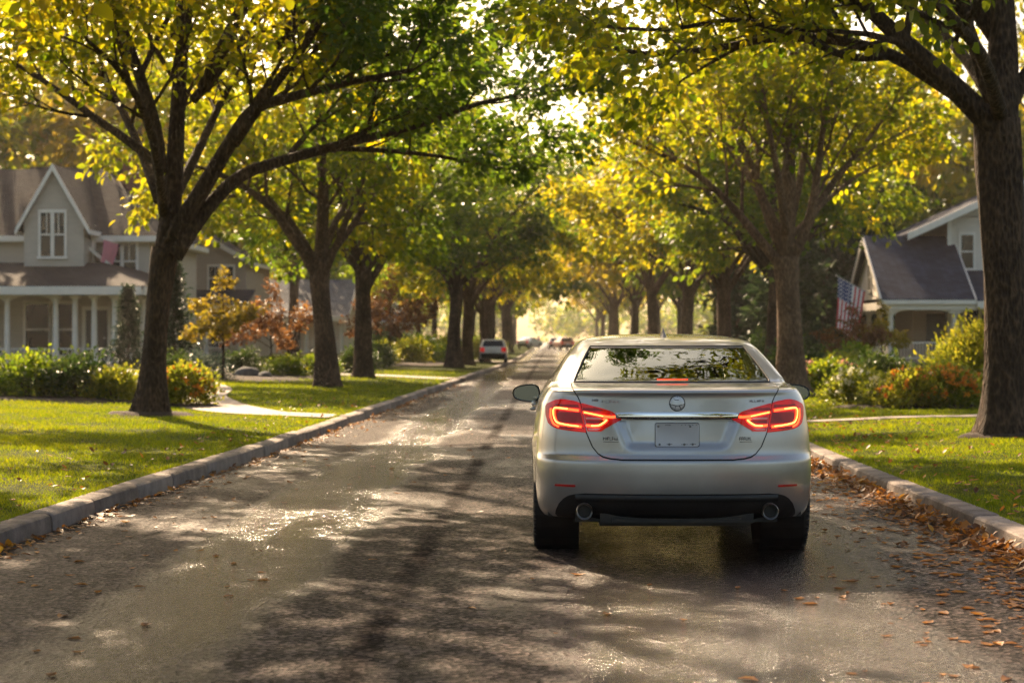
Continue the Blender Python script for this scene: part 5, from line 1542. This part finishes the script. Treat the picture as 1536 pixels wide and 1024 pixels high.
def gable_x(wall, roof, trim, x0, x1, y0, y1, ze, zr, oh=.35, th=.14):
    """gable facing along x: ridge runs along x"""
    ym = (y0+y1)/2; k = (zr-ze)/((y1-y0)/2)
    wall.add([(x0,y0,ze),(x0,y1,ze),(x0,ym,zr-.02),(x1,y0,ze),(x1,y1,ze),(x1,ym,zr-.02)], [(0,1,2),(5,4,3),(0,3,4,1),(0,2,5,3),(1,4,5,2)])
    for s in (-1, 1):
        ye = ym + s*((y1-y0)/2+oh); zz = ze-k*oh
        roof.slab([(x0-oh,ym,zr+.12),(x0-oh,ye,zz+.12),(x1+oh,ye,zz+.12),(x1+oh,ym,zr+.12)], th)
        for xx, q in ((x0-oh-.003,-1),(x1+oh+.003,1)):
            trim.slab([(xx,ym,zr+.13),(xx,ye+s*.03,zz+.13),(xx,ye+s*.03,zz-.13),(xx,ym,zr-.15)], .06, (q,0,0))
        trim.box(x0-oh, x1+oh, min(ye,ye+s*.08), max(ye,ye+s*.08), zz-.12, zz+.06)
def hip(roof, trim, x0, x1, y0, y1, ze, zr, ra, rb, oh=.45, th=.14):
    """hipped roof with ridge between ra and rb (x,y)"""
    a,b,c,d = (x0-oh,y0-oh,ze),(x1+oh,y0-oh,ze),(x1+oh,y1+oh,ze),(x0-oh,y1+oh,ze); p,q = (*ra,zr),(*rb,zr)
    for poly in ([a,b,q,p],[b,c,q],[c,d,p,q],[d,a,p]): roof.slab(poly, th)
    t = .17
    trim.box(x0-oh-.05, x1+oh+.05, y0-oh-.06, y0-oh, ze-.20, ze+.02); trim.box(x1+oh, x1+oh+.06, y0-oh, y1+oh, ze-.20, ze+.02)
    trim.box(x0-oh-.06, x0-oh, y0-oh, y1+oh, ze-.20, ze+.02)
    trim.box(x0-oh, x1+oh, y0-oh, y1+oh, ze-.23, ze-.17)

def house_left():
    r = empty('house', (0,0,0)); wall = MB(); roof = MB(); trim = MB()
    wall_box(wall, -30, -16.6, 82.2, 93, .2, 5.45)
    hip(roof, trim, -30, -16.6, 82.2, 93, 5.55, 8.75, (-26,87.2), (-19.6,87.2))
    # cross wing with the steep gable
    wall_box(wall, -21.25, -18.85, 80.3, 84, 4.0, 6.1)
    gable_y(wall, roof, trim, -21.25, -18.85, 80.3, 86.5, 6.1, 8.25, .24)
    # dark return between wing and right block with its corner post
    trim.box(-18.95, -18.72, 81.6, 81.9, 4.2, 6.0)
    roof.slab([(-18.95,81.2,5.15),(-17.6,81.2,4.05),(-17.6,82.15,4.05),(-18.95,82.15,5.15)], .1)
    trim.slab([(-18.95,81.19,5.22),(-17.55,81.19,4.07),(-17.55,81.19,3.9),(-18.95,81.19,5.05)], .05, (0,-1,0))
    # taller rear block
    wall_box(wall, -27, -18.9, 93, 99, .2, 7.3); hip(roof, trim, -27, -18.9, 93, 99, 7.3, 9.6, (-25,96), (-20.6,96), .3)
    sub('wall', wall, M['wall_greige'], r); rf = sub('roof', roof, M['roof_brown'], r)
    ch = MB(); ch.box(-18.9, -18.2, 87.6, 88.3, 6.4, 9.1); ch.box(-18.97, -18.13, 87.53, 88.37, 9.1, 9.25); sub('chimney', ch, M['brick'], rf)
    sub('trim', trim, M['trim'], r)
    window(r, (-20.1,80.3,5.55), .95, 1.75, bays=2)
    window(r, (-17.72,82.2,4.55), 1.15, 1.45, bays=2)
    # porch
    pw = MB(); pf = MB(); pt = MB(); fl = MB()
    fl.box(-26, -16.3, 78.0, 82.15, .1, .42); sub('porch_floor', fl, M['deck'], r)
    ze, zt = 3.42, 4.45
    a,b,c = (-26.3,77.4,ze),(-15.9,77.4,ze),(-15.9,83.0,ze); 
    pf.slab([a,b,(-18.2,80.9,zt),(-26.3,80.9,zt)], .12); pf.slab([b,c,(-16.55,83.0,zt-.35),(-18.2,80.9,zt)], .12)
    sub('porch_roof', pf, M['roof_brown'], r)
    pt.box(-26.3,-15.94,77.36,77.5,3.08,3.40); pt.box(-15.98,-15.84,77.5,83,3.08,3.40); pt.box(-26.2,-16.0,77.5,82.1,3.24,3.30)
    xs = [-25.2,-23.3,-21.35,-19.45,-18.7,-17.95,-17.15,-16.6]
    for i, x in enumerate(xs): column(r, x, 78.2, .42, 3.08, .12)
    column(r, -16.5, 80.4, .42, 3.08, .12)
    for x0, x1 in zip(xs[:-1], xs[1:]):      # shallow arched brackets under the beam
        n = 8; w = x1-x0
        for i in range(n):
            t0, t1 = i/n, (i+1)/n; f = lambda t: 3.06-.30*abs(2*t-1)**3
            pt.slab([(x0+w*t0,78.14,3.09),(x0+w*t1,78.14,3.09),(x0+w*t1,78.14,f(t1)),(x0+w*t0,78.14,f(t0))], .1, (0,1,0))
        railing(r, (x0+.12,78.2), (x1-.12,78.2), .42, .98) if x1-x0 > .6 else None
    sub('porch_trim', pt, M['trim'], r)
    window(r, (-21.2,82.2,1.75), .95, 2.1, muntin=False); window(r, (-20.1,82.2,1.75), .95, 2.1, muntin=False); window(r, (-23.6,82.2,1.75), .95, 2.1, muntin=False)
    window(r, (-17.3,82.2,1.8), .9, 1.7, muntin=False)
    d = MB(); d.box(-19.2,-18.3,82.12,82.2,.42,2.55); dr = sub('door', d, M['door_dark'], r)
    d = MB(); d.box(-19.35,-19.2,82.08,82.2,.42,2.7); d.box(-18.3,-18.15,82.08,82.2,.42,2.7); d.box(-19.2,-18.3,82.08,82.2,2.55,2.7); sub('door_frame', d, M['trim'], dr)
    d = MB(); d.lathe([(0,-.05),(.04,-.04),(.04,0),(0,.01)], (-18.42,82.08,1.4), 'y', 10); sub('handle', d, M['metal_pole'], dr)
    tag(r, 'two storey greige house with steep front gable and white column porch at left edge', 'house')
house_left()

def cottage(name_label, x0, x1, y0, dep, ze, zr, wallm, roofm, porch=None, upper=None, ncol=4, axis='x', wins=((.25,),(.75,))):
    """small clapboard house: body, gable roof, front porch on columns"""
    r = empty('house'); wall = MB(); roof = MB(); trim = MB()
    wall_box(wall, x0, x1, y0, y0+dep, .1, ze)
    (gable_x if axis == 'x' else gable_y)(wall, roof, trim, x0, x1, y0, y0+dep, ze, zr, .35)
    if porch:
        pz, pd, pz0 = porch
        roof.slab([(x0-.3,y0-pd-.3,pz),(x1+.5,y0-pd-.3,pz),(x1+.5,y0-.02,pz+.9),(x0-.3,y0-.02,pz+.9)], .12)
        trim.box(x0-.3, x1+.5, y0-pd-.36, y0-pd-.24, pz-.32, pz-.02)
        fl = MB(); fl.box(x0, x1+.3, y0-pd, y0-.02, .1, pz0); sub('porch_floor', fl, M['deck'], r)
        for i in range(ncol):
            column(r, x0+.25+(x1-x0-.2)*i/(ncol-1), y0-pd+.15, pz0, pz-.32, .13)
        railing(r, (x0+.3,y0-pd+.15), (x1,y0-pd+.15), pz0, pz0+.75)
    sub('wall', wall, wallm, r); sub('roof', roof, roofm, r); sub('trim', trim, M['trim'], r)
    for (f, z, w, h, bays) in wins: window(r, (x0+(x1-x0)*f, y0, z), w, h, bays=bays)
    d = MB(); xm = x0+(x1-x0)*.52; d.box(xm-.45,xm+.45,y0-.06,y0,.4,2.4); dr = sub('door', d, M['door_dark'], r)
    tag(r, name_label, 'house'); return r
cottage('taupe two storey house with grey roof, right of the big left trunk', -24, -16.6, 108, 9, 5.6, 7.7, M['wall_sand'], M['roof_grey'], (3.1,2.6,.4), ncol=5, axis='y', wins=((.82,4.6,1.3,1.25,2),(.4,4.6,1.1,1.25,2),(.78,1.7,1.0,1.6,1)))
cottage('low bungalow with blue grey roof and white porch columns, left of second tree', -20.5, -13.6, 130, 10, 2.9, 5.2, M['wall_cream'], M['roof_slate'], (2.75,2.4,.4), ncol=7, wins=((.2,1.6,1.1,1.3,2),(.8,1.6,1.1,1.3,2)))
cottage('small white cottage with pillared porch seen past the larger red maple', -16.5, -12.6, 172, 8, 2.9, 4.8, M['wall_cream'], M['roof_slate'], (2.7,2.2,.4), ncol=4, axis='y', wins=((.2,1.6,.9,1.2,1),(.85,1.6,.9,1.2,1)))

def house_right():
    r = empty('house'); wall = MB(); roof = MB(); trim = MB()
    # two storey block
    wall_box(wall, 17.9, 27, 90.5, 101, .2, 6.9)
    ze = 6.55
    roof.slab([(15.9,89.5,6.05),(15.9,102,6.05),(21.8,102,8.75),(21.8,89.5,8.75)], .16); roof.slab([(21.8,89.5,8.75),(21.8,102,8.75),(28,102,6.0),(28,89.5,6.0)], .16)
    wall.add([(17.9,90.5,6.85),(27,90.5,6.85),(21.8,90.5,8.6),(17.9,101,6.85),(27,101,6.85),(21.8,101,8.6)], [(0,1,2),(5,4,3),(0,3,4,1),(0,2,5,3),(1,4,5,2)])
    trim.slab([(15.85,89.49,6.08),(21.8,89.49,8.80),(21.8,89.49,8.48),(15.85,89.49,5.76)], .07, (0,-1,0)); trim.slab([(28.05,89.49,6.05),(21.8,89.49,8.80),(21.8,89.49,8.48),(28.05,89.49,5.73)], .07, (0,-1,0))
    trim.box(17.82, 18.0, 90.42, 90.5, .2, 6.9)
    # steep gabled porch wing, ridge running away from the street
    x0, x1, y0, y1 = 14.45, 17.88, 86.5, 96
    gable_x(wall, roof, trim, x0, x1, y0, y1, 3.15, 5.95, .30)
    roof.slab([(18.22,86.2,3.0),(27.5,86.2,3.0),(27.5,90.48,4.45),(18.22,90.48,4.45)], .14)
    trim.box(18.26, 27.5, 86.10, 86.2, 2.68, 2.98)
    trim.box(14.3, 18.24, 86.3, 86.45, 2.62, 2.95); trim.box(14.15, 14.3, 86.3, 96.2, 2.62, 2.95)
    sub('wall', wall, M['wall_cream'], r); sub('roof', roof, M['roof_grey'], r)
    fl = MB(); fl.box(14.4, 27, 86.4, 90.45, .1, .45); fl.box(14.4, 18.0, 90.45, 96, .1, .45); sub('porch_floor', fl, M['deck'], r)
    inner = MB(); inner.box(16.4, 17.88, 91.2, 96, .45, 2.9); sub('porch_wall', inner, M['wall_sand'], r)
    for x in (14.6, 17.35, 20.2, 23.4): column(r, x, 86.6, .45, 2.62, .13)
    for y in (89.5, 92.5, 95.6): column(r, 14.6, y, .45, 2.62, .13)
    for x0_, x1_ in ((14.6,17.35),(17.35,20.2)):
        n = 8; w = x1_-x0_
        for i in range(n):
            t0, t1 = i/n, (i+1)/n; f = lambda t: 2.60-.26*abs(2*t-1)**5
            trim.slab([(x0_+w*t0,86.48,2.63),(x0_+w*t1,86.48,2.63),(x0_+w*t1,86.48,f(t1)),(x0_+w*t0,86.48,f(t0))], .1, (0,1,0))
    sub('trim', trim, M['trim'], r)
    railing(r, (14.8,86.6), (17.2,86.6), .45, 1.2); railing(r, (17.6,86.6), (20.0,86.6), .45, 1.2); railing(r, (14.6,86.8), (14.6,95.4), .45, 1.2)
    window(r, (18.72,90.5,5.3), .55, 1.5, muntin=False); window(r, (20.3,90.5,5.45), .95, 1.7, muntin=False); window(r, (22.6,90.5,5.45), .95, 1.7, muntin=False)
    window(r, (14.45,91.2,4.15), .75, 1.15, face='-x', muntin=False)
    window(r, (19.3,90.5,1.75), 1.5, 1.9, bays=2, muntin=False)
    d = MB(); d.box(17.0,17.85,91.12,91.2,.45,2.5); sub('door', d, M['door_dark'], r)
    st = MB()
    for k in range(3): st.box(15.6, 17.0, 85.4+.33*k, 86.4, .08, .17+.10*k)
    sub('steps', st, M['deck'], r)
    tag(r, 'cream house with steep dark grey porch roof behind the right flower bed', 'house')
house_right()

# ---- flags: cloth that hangs in folds from a slanting pole
def flag(name, base, tip, hoist, fly, cells, label, seed=0, cat='flag'):
    r = empty(name, base); b = Vector(base); tip = Vector(tip)-b
    m = MB(); m.tube([(0,0,0), tip*.5, tip], [.022,.020,.016], 8); m.lathe([(0,.05),(.035,.03),(.04,0),(.02,-.03),(0,-.03)], tip, 'z', 10); m.build('pole', M['metal_pole'], r, True)
    nu, nv = 39, 26; nx, ny = cells[0], cells[1]
    a = tip*.96; d = (-tip).normalized()
    mb = MB(); vs = []
    for i in range(nu+1):
        u = i/nu
        for j in range(nv+1):
            v = j/nv
            p = a + d*hoist*v        # along the pole
            drop = fly*u*(0.93-0.05*v)
            w = .085*math.sin(7.0*v+1.2*u+seed)*u**.7 + .05*math.sin(13*v+3*u+seed)*u
            vs.append(p + Vector((-.10*u*u+.22*w+d.x*-.30*u*hoist*v*.8, w, -drop+.03*math.sin(9*v+seed)*u)))
    fs = []; mi = []
    for i in range(nu):
        for j in range(nv):
            q = i*(nv+1)+j; fs.append((q, q+1, q+nv+2, q+nv+1)); mi.append(cells[2]((i+.5)/nu, (j+.5)/nv))
    mb.add(vs, fs); mb.m = mi
    c = mb.build('cloth', [M['flag_red'], M['flag_white'], M['flag_blue']], r, True)
    return r, c
def us(u, v):
    # fly runs down, hoist along the pole from the tip: the canton sits at the tip
    if u < .42 and v < 7/13:
        a, b = u/.42*11, v*13/7*9
        return 1 if (int(a)+int(b)) % 2 == 1 and abs(a-int(a)-.5) < .32 and abs(b-int(b)-.5) < .32 and int(a) % 1 == 0 else 2
    return 0 if int(v*13) % 2 == 0 else 1
fb = Vector((14.1, 86.3, 2.95))
f1, c1 = flag('flag', (14.12,86.28,3.05), (12.05,85.2,4.05), 1.55, 2.35, (0,0,us), '')
tag(f1, 'stars and stripes flag hanging from slanting pole on the right porch', 'flag')
f2, c2 = flag('flag', (-17.45,82.1,5.15), (-18.25,80.9,5.4), .85, 1.0, (0,0,lambda u, v: 0 if int(v*5) % 2 == 0 else 1), '', 2.0)
c2.data.materials.clear()
for k in ('pink_cloth','flag_white','pink_cloth'): c2.data.materials.append(M[k])
tag(f2, 'small pink and white flag at upper right window of the left house', 'flag')

# ---- far walker in pink by the left kerb
def person(x, y, z, h):
    bm = bmesh.new(); sk = []
    def V_(p, r): v = bm.verts.new(p); sk.append(r); return v
    k = h/1.7
    pel = V_((0,0,.92), .13); che = V_((0,.01,1.28), .15); nek = V_((0,.02,1.46), .055); hd = V_((0,.03,1.58), .095); top = V_((0,.03,1.67), .07)
    E = [(pel,che),(che,nek),(nek,hd),(hd,top)]
    for s in (-1,1):
        hip = V_((s*.10,0,.86), .095); kn = V_((s*.11,.04*s,.48), .062); an = V_((s*.11,-.03+.06*s,.08), .042); to = V_((s*.12,.12+.06*s,.04), .035)
        sh_ = V_((s*.19,0,1.38), .065); el = V_((s*.25,-.02,1.10), .045); wr = V_((s*.25,.10,.87), .034); ha = V_((s*.25,.13,.78), .035)
        E += [(pel,hip),(hip,kn),(kn,an),(an,to),(che,sh_),(sh_,el),(el,wr),(wr,ha)]
    for a, b in E: bm.edges.new((a,b))
    me = bpy.data.meshes.new('person'); bm.to_mesh(me); bm.free()
    o = bpy.data.objects.new('person', me); col.objects.link(o)
    md = o.modifiers.new('skin', 'SKIN')
    for i, r in enumerate(sk): me.skin_vertices[0].data[i].radius = (r, r)
    me.skin_vertices[0].data[0].use_root = True
    sd = o.modifiers.new('sub', 'SUBSURF'); sd.levels = 2; sd.render_levels = 2
    dg = bpy.context.evaluated_depsgraph_get(); m2 = bpy.data.meshes.new_from_object(o.evaluated_get(dg)); o.modifiers.clear(); o.data = m2; m2.name = 'person'
    for mm in ('skin','pink_cloth','pale_cloth','hair'): m2.materials.append(M[mm]) if mm != 'skin' or not m2.materials else None
    if m2.materials[0] is None: m2.materials[0] = M['skin']
    for p in m2.polygons:
        c = p.center; zc = c.z
        p.material_index = 3 if (zc > 1.60 or (zc > 1.50 and c.y < .01)) else (0 if zc > 1.45 or (abs(c.x) > .2 and zc < 1.0) else (1 if zc > .90 else 2)); p.use_smooth = True
    o.scale = (k,k,k); o.location = (x,y,z); tag(o, 'distant person in a pink top and pale trousers at the left kerb', 'person')
person(-1.75, 236, 0.0, 1.5)

# ================================================================== AIR, LIGHT, CAMERA
SUN_AZ, SUN_EL = R(-19), R(32)      # azimuth from straight ahead, towards the left
hz = MB(); hz.box(-325, 325, -14, 640, -1.2, 24)
m, nt, out = nt_new('haze')
v = N(nt, 'ShaderNodeVolumePrincipled', Density=0.00022, Anisotropy=0.45)
v.inputs['Color'].default_value = (1.0, 0.92, 0.82, 1)
L(nt, v.outputs[0], out.inputs['Volume'])
hzo = hz.build('haze', m); tag(hzo, 'pale golden haze filling the street', 'haze', kind='stuff')

w = bpy.data.worlds.new('World'); SC.world = w; w.use_nodes = True
nt = w.node_tree; nt.nodes.clear()
sky = nt.nodes.new('ShaderNodeTexSky'); sky.sky_type = 'NISHITA'; sky.sun_disc = False
sky.sun_elevation = SUN_EL; sky.sun_rotation = SUN_AZ
sky.air_density = 1.0; sky.dust_density = 3.0; sky.ozone_density = 1.0
bg = nt.nodes.new('ShaderNodeBackground'); bg.inputs[1].default_value = 0.10
wo = nt.nodes.new('ShaderNodeOutputWorld'); nt.links.new(mixc(nt, 1.0, sky.outputs[0], (1.0, 0.90, 0.78), 'MULTIPLY'), bg.inputs[0]); nt.links.new(bg.outputs[0], wo.inputs[0])

sd = bpy.data.lights.new('sun', 'SUN'); sd.energy = 5.0; sd.angle = R(0.55); sd.color = (1.0, 0.74, 0.48)
so = bpy.data.objects.new('sun', sd); col.objects.link(so)
dv = Vector((math.sin(SUN_AZ)*math.cos(SUN_EL), math.cos(SUN_AZ)*math.cos(SUN_EL), math.sin(SUN_EL)))
so.rotation_euler = dv.to_track_quat('Z', 'Y').to_euler(); so.location = (0, 0, 60)

cd = bpy.data.cameras.new('camera'); cd.sensor_width = 36; cd.lens = F/1536*36
cd.shift_x = -(830-768)/1536; cd.shift_y = -(512-505)/1536
cd.clip_start = 0.1; cd.clip_end = 3000
cd.dof.use_dof = True; cd.dof.focus_distance = 13.6; cd.dof.aperture_fstop = 3.2
co = bpy.data.objects.new('camera', cd); col.objects.link(co)
co.location = (0, 0, CH); co.rotation_euler = (R(90), 0, 0); SC.camera = co

SC.view_settings.view_transform = 'Standard'; SC.view_settings.look = 'None'
SC.view_settings.exposure = 1.38; SC.view_settings.gamma = 1.0
SC.render.engine = 'CYCLES'
cy = SC.cycles
cy.use_denoising = True; cy.denoising_prefilter = 'NONE'
try: cy.denoiser = 'OPENIMAGEDENOISE'
except Exception: pass
cy.max_bounces = 8; cy.diffuse_bounces = 4; cy.glossy_bounces = 4; cy.transmission_bounces = 6; cy.transparent_max_bounces = 8; cy.volume_bounces = 0
cy.sample_clamp_indirect = 6.0; cy.caustics_reflective = False; cy.caustics_refractive = False
